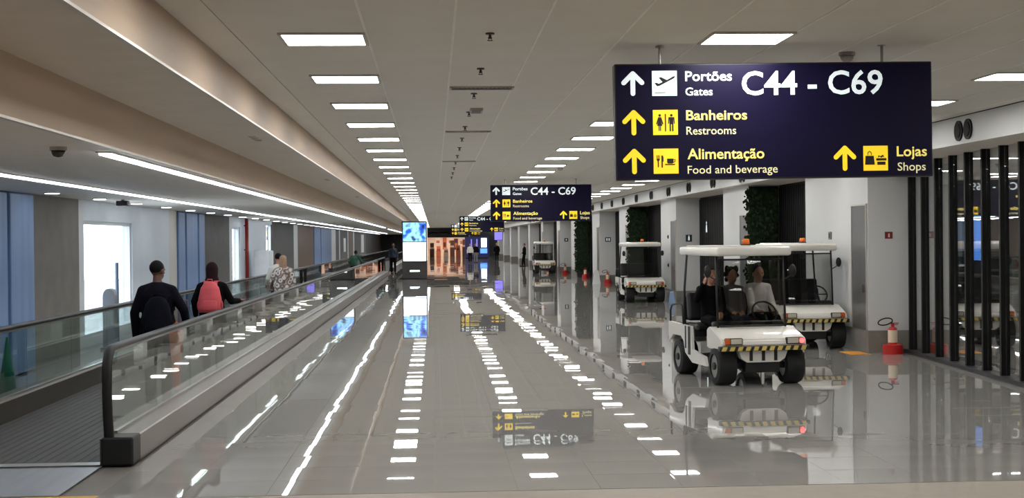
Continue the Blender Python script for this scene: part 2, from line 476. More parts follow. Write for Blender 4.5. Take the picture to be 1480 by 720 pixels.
# ================================================================== CEILING FITTINGS
fm = MB().box(-.33, .33, -.30, -.275, -.018, 0).box(-.33, .33, .275, .30, -.018, 0).box(-.33, -.305, -.275, .275, -.018, 0).box(.305, .33, -.275, .275, -.018, 0).mesh('frame'); fm.materials.append(M['light_frame'])
dm = MB().box(-.305, .305, -.275, .275, -.012, 0).mesh('diffuser'); dm.materials.append(M['panel_light'])
NL = [0, 0, 0]
for ri, (x, word) in enumerate(((-.835, 'left'), (2.47, 'middle'), (5.77, 'right'))):
    for k in range(-5, 57):
        yy = 10.8 + 2.64 * k
        vis = k >= (0 if ri < 2 else 1)
        if vis: NL[ri] += 1; lab = '%s nearest visible square light panel in the %s ceiling row' % (nth(NL[ri]), word)
        else: lab = '%s square light panel of the %s ceiling row, overhead before the frame' % (nth(k + 6), word)
        t = thing('ceiling_light', lab, 'ceiling light', (x, yy, ZC), 0, 'recessed light panels of the main ceiling' if vis else 'light panels overhead out of frame, %s row' % word)
        link('frame', fm, None, t); link('diffuser', dm, None, t)
def linear_light(x, y0, y1, lab):
    t = thing('linear_light', lab, 'linear light', (x, y0, ZL), 0, 'linear lights over the moving walkways')
    MB().box(-.065, .065, 0, y1 - y0, -.014, -.001).build('housing', 'trim_metal', t)
    MB().box(-.04, .04, .02, y1 - y0 - .02, -.03, -.014).build('diffuser', 'strip_light', t)
linear_light(-2.84, 12.1, 80, 'long white linear light over the right handrail of the near walkway')
linear_light(-4.78, 4, 81.5, 'long white linear light over the left handrail of the near walkway')
linear_light(-2.92, 89, 140, 'distant linear light over the right handrail of the far walkway')
linear_light(-4.78, 84, 140, 'distant linear light over the left handrail of the far walkway')
k = 0; yy = 15.5
rg = MB().cyl((0, 0, -.015), (0, 0, 0), .125, 20).mesh('ring'); rg.materials.append(M['light_frame'])
ld = MB().cyl((0, 0, -.02), (0, 0, -.015), .105, 20).mesh('lens'); ld.materials.append(M['down_light'])
while yy < 150:
    k += 1
    t = thing('downlight', '%s round downlight in the low ceiling along the left wall' % nth(k), 'downlight', (-5.82, yy, ZL), 0, 'round downlights along the left wall')
    link('ring', rg, None, t); link('lens', ld, None, t); yy += 3.0
# sprinklers
for k in range(12):
    t = thing('sprinkler', '%s nearest pendent sprinkler along the middle of the ceiling' % nth(k + 1), 'sprinkler', (.44, 10.55 + 2.15 * k, ZC), 0, 'sprinklers in the main ceiling')
    if k == 0:
        s1 = MB().cyl((0, 0, -.012), (0, 0, 0), .035).mesh('escutcheon'); s2 = MB().cyl((0, 0, -.045), (0, 0, -.012), .011).cyl((0, 0, -.06), (0, 0, -.055), .022).box(-.015, -.011, -.004, .004, -.058, -.03).box(.011, .015, -.004, .004, -.058, -.03).mesh('sprinkler_head')
        s1.materials.append(M['sprinkler']); s2.materials.append(M['sprinkler'])
    link('escutcheon', s1, None, t); link('sprinkler_head', s2, None, t)
def vent(x, y, wd, dp, lab, dark):
    t = thing('air_vent', lab, 'vent', (x, y, ZC), 0, 'slot vents in the main ceiling')
    MB().box(-wd / 2, wd / 2, -dp / 2, dp / 2, -.006, 0).build('backing', 'black_matte' if dark else 'detector', t)
    MB().box(-wd / 2 - .02, wd / 2 + .02, -dp / 2 - .02, -dp / 2, -.015, 0).box(-wd / 2 - .02, wd / 2 + .02, dp / 2, dp / 2 + .02, -.015, 0).box(-wd / 2 - .02, -wd / 2, -dp / 2, dp / 2, -.015, 0).box(wd / 2, wd / 2 + .02, -dp / 2, dp / 2, -.015, 0).build('frame', 'detector', t)
    n = 14 if dark else 6
    for i in range(n):
        xx = -wd / 2 + wd * (i + .5) / n
        MB().box(xx - .006, xx + .006, -dp / 2, dp / 2, -.014, -.006).build('slat', 'vent' if dark else 'detector', t)
vent(.505, 14.3, .62, .18, 'dark slotted air vent in the ceiling ahead of the access hatch', True)
vent(.505, 20.0, .62, .12, 'pale slot vent in the ceiling beyond the access hatch', False)
vent(.505, 27.5, .62, .12, 'pale slot vent in the ceiling, third from the camera', False)
t = thing('access_hatch', 'small grey square hatch in the ceiling beyond the dark vent', 'hatch', (.52, 16.7, ZC))
MB().box(-.075, .075, -.2, .2, -.03, 0).build('hatch_box', 'detector', t); MB().box(-.055, .055, -.17, .17, -.034, -.03).build('lid', 'vent', t)
for i, (x, y, z, lab) in enumerate(((-3.06, 11.5, ZL, 'dark dome camera on the low left ceiling before the walkway light'), (3.55, 11.7, ZC, 'small smoke detector on the ceiling above the nearest sign'), (2.75, 30.0, ZC, 'small detector on the ceiling between the lights and the second sign'), (4.4, 30.5, ZC, 'small detector on the ceiling right above the second hanging sign'))):
    t = thing('dome_camera' if i == 0 else 'smoke_detector', lab, 'camera' if i == 0 else 'detector', (x, y, z))
    MB().cyl((0, 0, -.03), (0, 0, 0), .07, 16).build('base', 'detector', t)
    MB().loft([(0, 0, -.085, .015, .015), (0, 0, -.075, .04, .04), (0, 0, -.05, .055, .055), (0, 0, -.03, .058, .058)]).build('dome', 'dome' if i == 0 else 'detector', t, True)
t = thing('ceiling_speaker', 'small dark box fitted on the low ceiling before the bright window', 'speaker', (-5.6, 25.3, ZL))
MB().box(-.1, .1, -.1, .1, -.11, -.02, .01).build('housing', 'sign_dark', t); MB().cyl((0, 0, -.02), (0, 0, 0), .03).build('mount', 'detector', t)
for j, yy in enumerate((16.1, 26.8, 37.3)):
    for i in range(3):
        t = thing('slot_light', '%s slot of the %s group of three in the left soffit' % (ONES[i + 1], ONES[j + 1]), 'spotlight', (-2.05, yy + .28 * (i - 1), ZS), 0, 'small slots in the left soffit')
        MB().box(-.045, .045, -.05, .05, -.008, 0, .003, 1).build('rim', 'trim_metal', t); MB().box(-.032, .032, -.036, .036, -.011, -.008).build('opening', 'detector', t)
# round nozzles in pairs on the right fascia
k = 0; yy = 17.8
n1 = MB()
prof = [(.135, 0), (.135, .02), (.11, .03), (.09, .012), (.0, .012)]
n1.cyl((0, 0, 0), (-.022, 0, 0), .135, 24); nz1 = n1.mesh('rim'); nz1.materials.append(M['black'])
n2 = MB().cyl((-.022, 0, 0), (-.035, 0, 0), .095, 20); nz2 = n2.mesh('nozzle'); nz2.materials.append(M['black_matte'])
while yy < 100:
    k += 1
    for s_, wd in ((-1, 'nearer'), (1, 'farther')):
        t = thing('air_nozzle', '%s round black air nozzle of the %s pair on the right fascia' % (wd, nth(k)), 'air nozzle', (XF, yy + s_ * .16, (ZS + ZC) / 2 - .01), 0, 'round air nozzles on the right fascia')
        link('rim', nz1, None, t); link('nozzle', nz2, None, t)
    yy += 3.27

# ================================================================== HANGING SIGNS
PXM = 2.63 / 458.0
def text_mesh(txt, bold):
    cu = bpy.data.curves.new('txt', 'FONT'); cu.body = txt; cu.size = 1.0; cu.offset = bold; cu.resolution_u = 3; cu.fill_mode = 'FRONT'
    o = bpy.data.objects.new('txt', cu); C.objects.link(o)
    dg = bpy.context.evaluated_depsgraph_get()
    me = bpy.data.meshes.new_from_object(o.evaluated_get(dg))
    bpy.data.objects.remove(o); bpy.data.curves.remove(cu)
    return me
def text_part(parent, txt, x0, x1, ycap, ybase, mat, bold, name='lettering', yoff=-.0065, cap=None):
    """place lettering so that its box spans x0..x1 and capital height spans ycap..ybase (sign pixels)"""
    me = text_mesh(txt, bold)
    xs = [v.co.x for v in me.vertices]; a, b = min(xs), max(xs)
    sx = (x1 - x0) * PXM / (b - a)
    caph = 0.729 + 2 * bold
    sz = (ybase - ycap) * PXM / caph
    for v in me.vertices:
        v.co = ((v.co.x - a) * sx + x0 * PXM, yoff, -ybase * PXM + (v.co.y + bold) * sz)
    me.name = name; me.materials.clear()
    return link(name, me, mat, parent)
def sgn(x, y):       # photo pixel -> sign pixel
    return x - 887, y - (93 - .0109 * (x - 887))
def make_sign():
    t = thing('hanging_sign', '', 'sign')
    Wd, Hd = 458 * PXM, 165 * PXM
    MB().box(0, Wd, 0, .12, -Hd, 0, .006, 1).build('sign_box', 'sign_edge', t)
    MB().box(.012, Wd - .012, -.003, .0, -Hd + .012, -.012).build('face', 'navy', t)
    MB().box(.012, Wd - .012, .12, .123, -Hd + .012, -.012).build('face', 'navy', t)
    for x in (954, 1276):
        u = (x - 887) * PXM
        r = MB().cyl((u, .06, -.005), (u, .06, .150), .012, 10).build('rod', 'steel', t)
        MB().cyl((u, .06, .138), (u, .06, .150), .035, 14).build('ceiling_plate', 'detector', r)
    def arrow(cx, y0, y1, mat):
        u, v0 = sgn(cx, y0); v1 = v0 + (y1 - y0)
        hw, hd, th = 13.0, 13.0, 3.4
        m_ = MB()
        def bar(p, q, r_):
            p, q = Vector(p), Vector(q); d = (q - p).normalized(); nn = Vector((-d.y, d.x)); pts = []
            for i in range(7):
                a = math.pi * i / 6; pts.append(q + nn * (r_ * math.cos(a)) + d * (r_ * math.sin(a)))
            for i in range(7):
                a = math.pi + math.pi * i / 6; pts.append(p + nn * (r_ * math.cos(a)) + d * (r_ * math.sin(a)))
            m_.poly([(a.x * PXM, yo, -a.y * PXM) for a in pts])
        yo = -.0066; bar((u, v1 - th), (u, v0 + th + 1), th)
        yo = -.0070; bar((u - hw, v0 + hd + th), (u, v0 + th), th)
        yo = -.0074; bar((u + hw, v0 + hd + th), (u, v0 + th), th)
        m_.build('arrow', mat, t)
    def picto(x0, y0, mat, shapes):
        u, v = sgn(x0, y0); s = 35.5
        p = MB().box(u * PXM, (u + s) * PXM, -.006, -.003, -(v + s) * PXM, -v * PXM).build('pictogram', mat, t)
        g_ = MB()
        for i, sh in enumerate(shapes):
            g_.poly([((u + a * s) * PXM, -.0068 - .00015 * i, -(v + b * s) * PXM) for a, b in sh])
        g_.build('glyph', 'sign_edge', p)
    def circ(cx, cy, r_, n=14): return [(cx + r_ * math.cos(2 * math.pi * i / n), cy + r_ * math.sin(2 * math.pi * i / n)) for i in range(n)]
    arrow(913, 103, 138, 'sign_white'); arrow(913.5, 158, 194, 'sign_yellow'); arrow(913.5, 213, 249, 'sign_yellow'); arrow(1216.5, 209, 245, 'sign_yellow')
    plane = [(.10, .50), (.17, .47), (.27, .52), (.42, .45), (.27, .28), (.36, .25), (.60, .37), (.82, .24), (.92, .21), (.93, .26), (.86, .32), (.30, .60), (.20, .62)]
    picto(940.5, 102.5, 'sign_white', [plane, [(.1, .86), (.55, .86), (.55, .89), (.1, .89)]])
    picto(941, 158, 'sign_yellow', [circ(.27, .22, .055), [(.21, .29), (.33, .29), (.42, .56), (.37, .58), (.32, .44), (.38, .64), (.32, .64), (.32, .84), (.28, .84), (.28, .64), (.26, .64), (.26, .84), (.22, .84), (.22, .64), (.16, .64), (.22, .44), (.17, .58), (.12, .56)],
          [(.475, .16), (.525, .16), (.525, .86), (.475, .86)], circ(.74, .22, .055), [(.62, .29), (.86, .29), (.88, .56), (.84, .56), (.82, .38), (.82, .86), (.76, .86), (.76, .58), (.72, .58), (.72, .86), (.66, .86), (.66, .38), (.64, .56), (.60, .56)]])
    picto(941, 213, 'sign_yellow', [[(.12, .26), (.15, .26), (.15, .40), (.17, .40), (.17, .26), (.20, .26), (.20, .40), (.22, .40), (.22, .26), (.25, .26), (.25, .45), (.21, .50), (.21, .74), (.16, .74), (.16, .50), (.12, .45)],
          [(.31, .28), (.36, .26), (.40, .34), (.40, .52), (.37, .52), (.37, .76), (.31, .76)], [(.54, .40), (.80, .40), (.80, .56), (.76, .60), (.58, .60), (.54, .56)], [(.80, .43), (.88, .43), (.88, .53), (.80, .57), (.80, .53), (.85, .51), (.85, .46), (.80, .46)], [(.46, .61), (.88, .61), (.84, .66), (.46, .66)]])
    picto(1243.5, 209.5, 'sign_yellow', [[(.08, .40), (.42, .40), (.46, .76), (.06, .76)], [(.16, .38), (.17, .26), (.25, .20), (.33, .26), (.34, .38), (.31, .38), (.30, .28), (.25, .24), (.20, .28), (.19, .38)], [(.52, .50), (.94, .50), (.94, .60), (.52, .60)], [(.56, .64), (.90, .64), (.90, .77), (.56, .77)], [(.60, .49), (.60, .38), (.70, .42), (.80, .36), (.86, .48), (.80, .44), (.73, .49), (.66, .44)]])
    for txt, x0, x1, ya, yb, mat, bold in (('Portões', 988, 1055, 102, 117, 'sign_white', .015), ('Gates', 988, 1027, 125.5, 137.5, 'sign_white', .012), ('C44 - C69', 1069, 1273, 101, 137, 'sign_white', .015),
            ('Banheiros', 988.5, 1076, 157.5, 172.5, 'sign_pale', .015), ('Restrooms', 988.5, 1060, 181, 193, 'sign_cream', .006), ('Alimentação', 989.5, 1100, 212, 228, 'sign_pale', .015), ('Food and beverage', 989.5, 1119, 236.5, 248.5, 'sign_cream', .004),
            ('Lojas', 1292, 1336, 209, 224.5, 'sign_pale', .015), ('Shops', 1293, 1334, 232.5, 245, 'sign_cream', .006)):
        u0, va = sgn(x0, ya); u1, _ = sgn(x1, ya); vb = va + (yb - ya)
        text_part(t, txt, u0, u1, va, vb, mat, bold)
    return t
sign = make_sign()
ZT = 3.38
sign.location = (1.475, 11.2, ZT - .008); sign.rotation_euler = (0, R(-.35), 0)
sign['label'] = 'large navy hanging sign nearest the camera reading C44 - C69'
sign['group'] = 'navy direction signs hung along the corridor'
for (x, y, lab) in ((1.46, 35.8, 'second navy hanging sign, halfway down the corridor, reading C44 - C69'), (1.47, 81.0, 'third navy hanging sign, small and far off, partly behind the second'), (1.47, 122.0, 'farthest navy hanging sign, tiny above the distant shop')):
    s2 = copy_tree(sign); s2.location = (x, y, ZT); s2.rotation_euler = (0, 0, 0); s2['label'] = lab

# ================================================================== MOVING WALKWAYS
def walkway(y0, y1, lab, pane, near):
    t = thing('moving_walkway', lab, 'moving walkway', (0, y0, 0))
    L = y1 - y0
    for side, xr in ((1, -2.88), (-1, -4.76)):
        xo = xr + side * .22           # outer edge of the ledge
        xi = xr - side * .06
        a, b = min(xo, xi), max(xo, xi)
        MB().box(a, b, .3, L - .3, 0.001, .25, .01, 1).build('outer_skirt', 'skirt', t)
        MB().box(min(xi, xi - side * .012), max(xi, xi - side * .012), .02, L - .02, .012, .24).build('inner_skirt', 'skirt_dark', t)
        # newel base boxes
        for yy in (0, L - .3):
            nb = MB().box(a, b, yy, yy + .3, .001, .255, .02, 2).build('newel_base', 'rubber', t)
        # handrail with rounded ends
        path = [(xr, .06, .25), (xr, .02, .45), (xr, 0.0, .65), (xr, .01, .82)]
        for i in range(1, 7):
            an = math.pi - math.pi / 2 * i / 6
            path.append((xr, .22 + .21 * math.cos(an), .82 + .21 * math.sin(an)))
        yy = 1.0
        while yy < L - .5: path.append((xr, yy, 1.03)); yy += 6
        path += [(xr, L - .22 + .21 * math.sin(math.pi / 2 * i / 6), .82 + .21 * math.cos(math.pi / 2 * i / 6)) for i in range(0, 7)]
        path += [(xr, L, .65), (xr, L - .02, .45), (xr, L - .06, .25)]
        auto_smooth(MB().strip(path, .085, .045).build('handrail', 'rubber', t), 60)
        MB().box(xr - .018, xr + .018, .24, L - .24, .982, 1.006).build('rail_guide', 'steel', t)
        n = max(1, int(round((L - .3) / pane))); w_ = (L - .3) / n
        for i in range(n):
            MB().box(xr - .006, xr + .006, .15 + i * w_ + .006, .15 + (i + 1) * w_ - .006, .25, .985).build('glass_panel', 'balustrade_glass', t)
        MB().box(xr - .02, xr + .02, .3, L - .3, .25, .275).build('glass_clamp', 'steel', t)
    mb = MB().box(-4.69, -2.95, 0, L, .001, .012)
    mb.build('pallet_belt', 'deck', t)
    if near:
        mb = MB()
        for i in range(18):
            x = -4.66 + i * .094
            mb.box(x, x + .05, .02, L - .02, .012, .0145)
        o = mb.build('pallet_ribs', 'deck', t); o['kind'] = 'stuff'
        MB().box(-4.75, -2.93, -1.42, 0, .001, .008).build('landing_plate', 'landing', t)
        MB().box(-4.69, -2.95, -.02, .14, .012, .02).build('comb_plate', 'steel', t)
walkway(12.3, 80, 'near moving walkway with glass sides and black handrails on the left', 2.0, True)
walkway(90, 150, 'far moving walkway with glass sides beyond the near one', 5.0, False)
tag(MB().box(-5.0, -2.62, 10.74, 10.86, .0005, .004).build('floor_tape', 'yellow_line'), 'yellow tape line on the floor before the walkway landing plate', 'floor tape')
tag(MB().box(7.0 - .17, 7.0 + .17, 22.45, 23.1, .0005, .004).build('floor_tape', 'orange_tape'), 'orange tape patch on the floor beside the near fire extinguisher', 'floor tape')

# ================================================================== GOLF CARTS
def make_cart():
    t = thing('golf_cart', '', 'golf cart')
    # front cowl (front faces -Y)
    prof = [(-1.10, .47), (-1.13, .53), (-1.11, .61), (-1.05, .645), (-.66, .75), (-.56, .76), (-.50, .72), (-.50, .47)]
    c = MB().prism(prof, 'x', -.585, .585)
    bmesh.ops.bevel(c.bm, geom=c.bm.edges[:], offset=.018, segments=2, affect='EDGES')
    auto_smooth(c.build('cowl', 'cart_white', t))
    MB().prism([(-.34, .47), (.34, .47), (.30, .36), (.22, .31), (-.22, .31), (-.30, .36)], 'y', -1.085, -.98).build('front_valance', 'cart_white', t)
    va = t.children[-1]
    for x in (-.17, 0.0, .17): MB().box(x - .022, x + .022, -1.092, -1.085, .33, .465).build('slot', 'cart_black', va)
    bp = MB().box(-.62, .62, -1.16, -1.06, .465, .53, .015).build('bumper', 'cart_black', t)
    for i in range(11):
        x = -.6 + i * .109
        m_ = MB().prism([(x, .47), (x + .062, .47), (x + .085, .525), (x + .023, .525)], 'y', -1.163, -1.158)
        m_.build('hazard_stripe', 'hazard_yellow', bp)
    MB().box(-.24, .24, -1.06, -.95, .17, .32, .015).build('tow_guard', 'cart_black', t)
    MB().box(-.5, .5, -.89, -.77, .21, .29).build('front_axle', 'cart_black', t)
    MB().box(-.5, .5, .74, .86, .21, .29).build('rear_axle', 'cart_black', t)
    for s in (-1, 1):
        h = MB().box(s * .42 - .12, s * .42 + .12, -1.145, -1.09, .545, .635, .012).build('headlight', 'cart_black', t)
        MB().box(s * .39 - .075, s * .39 + .075, -1.152, -1.14, .556, .624, .005).build('lens', 'lamp_lens', h)
        MB().box(s * .51 - .035, s * .51 + .035, -1.152, -1.13, .553, .627, .006).build('indicator', 'indicator', h)
    for (sx, yy) in ((-1, -.83), (1, -.83), (-1, .80), (1, .80)):
        xo, xi = sx * .60, sx * .34
        w_ = MB()
        pr = [(.16, xi), (.235, xi + sx * .01), (.25, xi + sx * .04), (.25, xo - sx * .04), (.235, xo - sx * .01), (.16, xo)]
        seg = 28; rings = []
        for (r_, x) in pr: rings.append([w_.bm.verts.new((x, yy + r_ * math.cos(2 * math.pi * k / seg), .25 + r_ * math.sin(2 * math.pi * k / seg))) for k in range(seg)])
        rings.append(rings[0])
        for A, B in zip(rings, rings[1:]):
            for k in range(seg): w_._f([A[k], A[(k + 1) % seg], B[(k + 1) % seg], B[k]])
        wh = auto_smooth(w_.build('wheel', 'tyre', t), 35)
        hb = MB().cyl((xi + sx * .03, yy, .25), (xo - sx * .02, yy, .25), .16, 20).build('hub', 'hub', wh)
        MB().cyl((xo - sx * .03, yy, .25), (xo + sx * .004, yy, .25), .05, 14).build('hub_cap', 'cart_black', wh)
    MB().box(-.56, .56, -.55, .30, .27, .33).build('floor_pan', 'cart_black', t)
    # side rockers with stripes
    sp = [(1.22, .74), (.16, .72), (.10, .40), (-.45, .34), (-.52, .22), (.10, .22), (.42, .34), (.50, .50), (.62, .56), (.98, .56), (1.10, .50), (1.22, .46)]
    for s in (-1, 1):
        pn = MB().prism(sp, 'x', min(s * .56, s * .60), max(s * .56, s * .60)).build('side_panel', 'cart_white', t)
        for (ya, yb) in ((.17, .28), (.36, .42)):
            MB().box(min(s * .60, s * .604), max(s * .60, s * .604), ya, yb, .32 if ya < .3 else .40, .715).build('stripe', 'cart_black', pn)
    MB().box(-.56, .56, .10, 1.2, .58, .68).build('seat_base', 'cart_black', t)
    MB().box(-.56, .56, 1.16, 1.24, .42, .72, .02).build('tail_panel', 'cart_white', t)
    MB().box(-.55, .55, .02, .44, .66, .76, .035, 3).build('front_seat', 'vinyl', t)
    bk = MB().box(-.54, .54, -.05, .05, -.2, .2, .04, 3).build('front_backrest', 'vinyl', t); bk.location = (0, .50, .98); bk.rotation_euler = (R(-8), 0, 0)
    MB().box(-.55, .55, .72, 1.14, .66, .74, .035, 3).build('rear_seat', 'vinyl', t)
    bk = MB().box(-.54, .54, -.04, .04, -.17, .17, .035, 3).build('rear_backrest', 'vinyl', t); bk.location = (0, .66, .95); bk.rotation_euler = (R(6), 0, 0)
    for s in (-1, 1):
        MB().tube([(s * .58, .55, .72), (s * .58, .60, .98), (s * .58, .70, 1.02), (s * .58, 1.10, .98), (s * .58, 1.18, .90), (s * .58, 1.18, .70)], .014).build('arm_rail', 'cart_black', t, True)
    # dash and steering
    MB().box(-.5, .5, -.56, -.42, .66, .82, .03).build('dashboard', 'cart_black', t)
    sw = MB().tube([(.32, -.30, .88), (.32, -.46, .72)], .02).build('steering_column', 'cart_black', t)
    ring = [Vector((.32, -.28, .92)) + Vector((.17 * math.cos(a), .09 * math.sin(a), .145 * math.sin(a))) for a in [2 * math.pi * i / 24 for i in range(24)]]
    MB().tube(ring, .014, 8, True).tube([(.16, -.28, .92), (.48, -.28, .92)], .01).build('steering_wheel', 'cart_black', t, True)
    # windshield and posts
    for s in (-1, 1):
        MB().tube([(s * .475, -.66, .73), (s * .475, -.62, 1.2), (s * .47, -.58, 1.72)], .017).build('roof_post', 'cart_black', t, True)
        MB().tube([(s * .54, .60, .66), (s * .535, .64, 1.2), (s * .50, .62, 1.72)], .017).build('roof_post', 'cart_black', t, True)
        mr = MB().ell((s * .60, -.62, 1.50), (.05, .035, .085)).build('mirror', 'cart_black', t, True)
        MB().tube([(s * .475, -.62, 1.38), (s * .55, -.62, 1.42), (s * .60, -.61, 1.47)], .008).build('mirror_arm', 'cart_black', mr)
    ws = MB().prism([(-.672, .76), (-.665, .76), (-.597, 1.66), (-.604, 1.66)], 'x', -.45, .45).build('windshield', 'windshield', t)
    MB().tube([(-.45, -.668, .765), (.45, -.668, .765)], .012).build('windshield_rim', 'cart_black', ws)
    MB().tube([(-.45, -.600, 1.655), (.45, -.600, 1.655)], .012).build('windshield_rim', 'cart_black', ws)
    # roof
    rf = MB().box(-.525, .525, -.80, .92, 1.705, 1.83, .04, 3)
    auto_smooth(rf.build('roof', 'cart_white', t), 50)
    ro = t.children[-1]
    MB().box(-.45, .45, -.70, .82, 1.828, 1.845, .01, 1).build('roof_rib', 'cart_white', ro)
    be = MB().cyl((0, -.45, 1.84), (0, -.45, 1.862), .07, 16).build('beacon_base', 'cart_black', t)
    MB().loft([(0, -.45, 1.862, .052, .052), (0, -.45, 1.92, .048, .048), (0, -.45, 1.935, .036, .036)]).build('beacon', 'beacon', t, True)
    return t
cart = make_cart()
GC = 'white golf carts along the right wall'
def place_cart(o, x, y, deg, lab):
    o.location = (x, y, 0); o.rotation_euler = (0, 0, R(deg)); o['label'] = lab; o['group'] = GC
c2 = copy_tree(cart); c3 = copy_tree(cart); c4 = copy_tree(cart)
place_cart(cart, 4.17, 19.05, 7, 'white golf cart carrying three people, nearest the camera, one red lamp lit')
place_cart(c4, 6.53, 24.75, 1, 'empty white golf cart parked behind the occupied cart by the wall')
place_cart(c2, 6.41, 43.0, 1, 'empty white golf cart parked before a planted green wall, mid corridor')
place_cart(c3, 6.35, 80.4, 0, 'farthest white golf cart, small, parked near the second hanging sign')
MB().ell((.51, -1.153, .59), (.036, .012, .036)).build('lit_lamp', 'red_lit', cart, True)

# ================================================================== PEOPLE
def remeshed(mb, vox, sm=3):
    me = mb.mesh('tmp'); o = bpy.data.objects.new('tmp', me); C.objects.link(o)
    a = o.modifiers.new('r', 'REMESH'); a.mode = 'VOXEL'; a.voxel_size = vox; a.use_smooth_shade = True
    b = o.modifiers.new('s', 'SMOOTH'); b.factor = .5; b.iterations = sm
    dg = bpy.context.evaluated_depsgraph_get()
    out = bpy.data.meshes.new_from_object(o.evaluated_get(dg))
    bpy.data.objects.remove(o); bpy.data.meshes.remove(me)
    out.polygons.foreach_set('use_smooth', [True] * len(out.polygons))
    return out
def limb(mb, a, b, ra, rb, seg=12):
    mb.cone(a, b, ra, rb, seg).ell(a, (ra,) * 3, seg, 8).ell(b, (rb,) * 3, seg, 8)
def hand(mb, el, wr, curl=.5, thumb=1):
    el, wr = Vector(el), Vector(wr); d = (wr - el).normalized()
    side = Vector((0, 1, 0)) if abs(d.y) < .8 else Vector((1, 0, 0))
    side = (side - d * side.dot(d)).normalized(); nrm = d.cross(side) * thumb
    pc = wr + d * .055
    for k in range(4): mb.cone(wr + side * (.012 * (k - 1.5)), wr + d * .095 + side * (.02 * (k - 1.5)), .016, .013, 8)
    mb.ell(pc, (.03, .03, .03))
    for k, ln in enumerate((.07, .08, .075, .058)):
        b0 = wr + d * .09 + side * (.021 * (k - 1.5)) * -1
        b1 = b0 + (d * math.cos(curl * .6) + nrm * math.sin(curl * .6)) * ln * .55
        b2 = b1 + (d * math.cos(curl * 1.8) + nrm * math.sin(curl * 1.8)) * ln * .5
        limb(mb, b0, b1, .0105, .010, 8); limb(mb, b1, b2, .010, .008, 8)
    t0 = wr + d * .03 + side * .025; t1 = t0 + (side * .7 + d * .7) * .04; t2 = t1 + (d * .9 + nrm * .4).normalized() * .032
    limb(mb, t0, t1, .014, .012, 8); limb(mb, t1, t2, .012, .009, 8)
def stand_pose(**k):
    J = dict(pel=(0, 0, .95), waist=(0, 0, 1.08), chest=(0, 0, 1.30), neck=(0, -.01, 1.46), head=(0, .015, 1.605),
             Ls=(-.170, -.01, 1.355), Le=(-.25, -.03, 1.12), Lw=(-.25, .05, .88), Rs=(.170, -.01, 1.355), Re=(.25, -.03, 1.12), Rw=(.25, .05, .88),
             Lh=(-.09, 0, .93), Lk=(-.10, .03, .50), La=(-.10, -.01, .09), Rh=(.09, 0, .93), Rk=(.10, .02, .50), Ra=(.10, -.03, .09), yaw=0)
    J.update(k); return J
def sit_pose(z=.76, **k):
    J = dict(pel=(0, 0, z + .08), waist=(0, -.02, z + .22), chest=(0, -.03, z + .42), neck=(0, -.02, z + .57), head=(0, .01, z + .715),
             Ls=(-.18, -.02, z + .52), Le=(-.22, .03, z + .27), Lw=(-.16, .25, z + .18), Rs=(.18, -.02, z + .52), Re=(.22, .03, z + .27), Rw=(.16, .25, z + .18),
             Lh=(-.09, .03, z + .06), Lk=(-.11, .44, z + .07), La=(-.11, .47, z - .33), Rh=(.09, .03, z + .06), Rk=(.11, .44, z + .07), Ra=(.11, .47, z - .33), yaw=0)
    J.update(k); return J
def lerp(a, b, t): return tuple(a[i] + (b[i] - a[i]) * t for i in range(3))
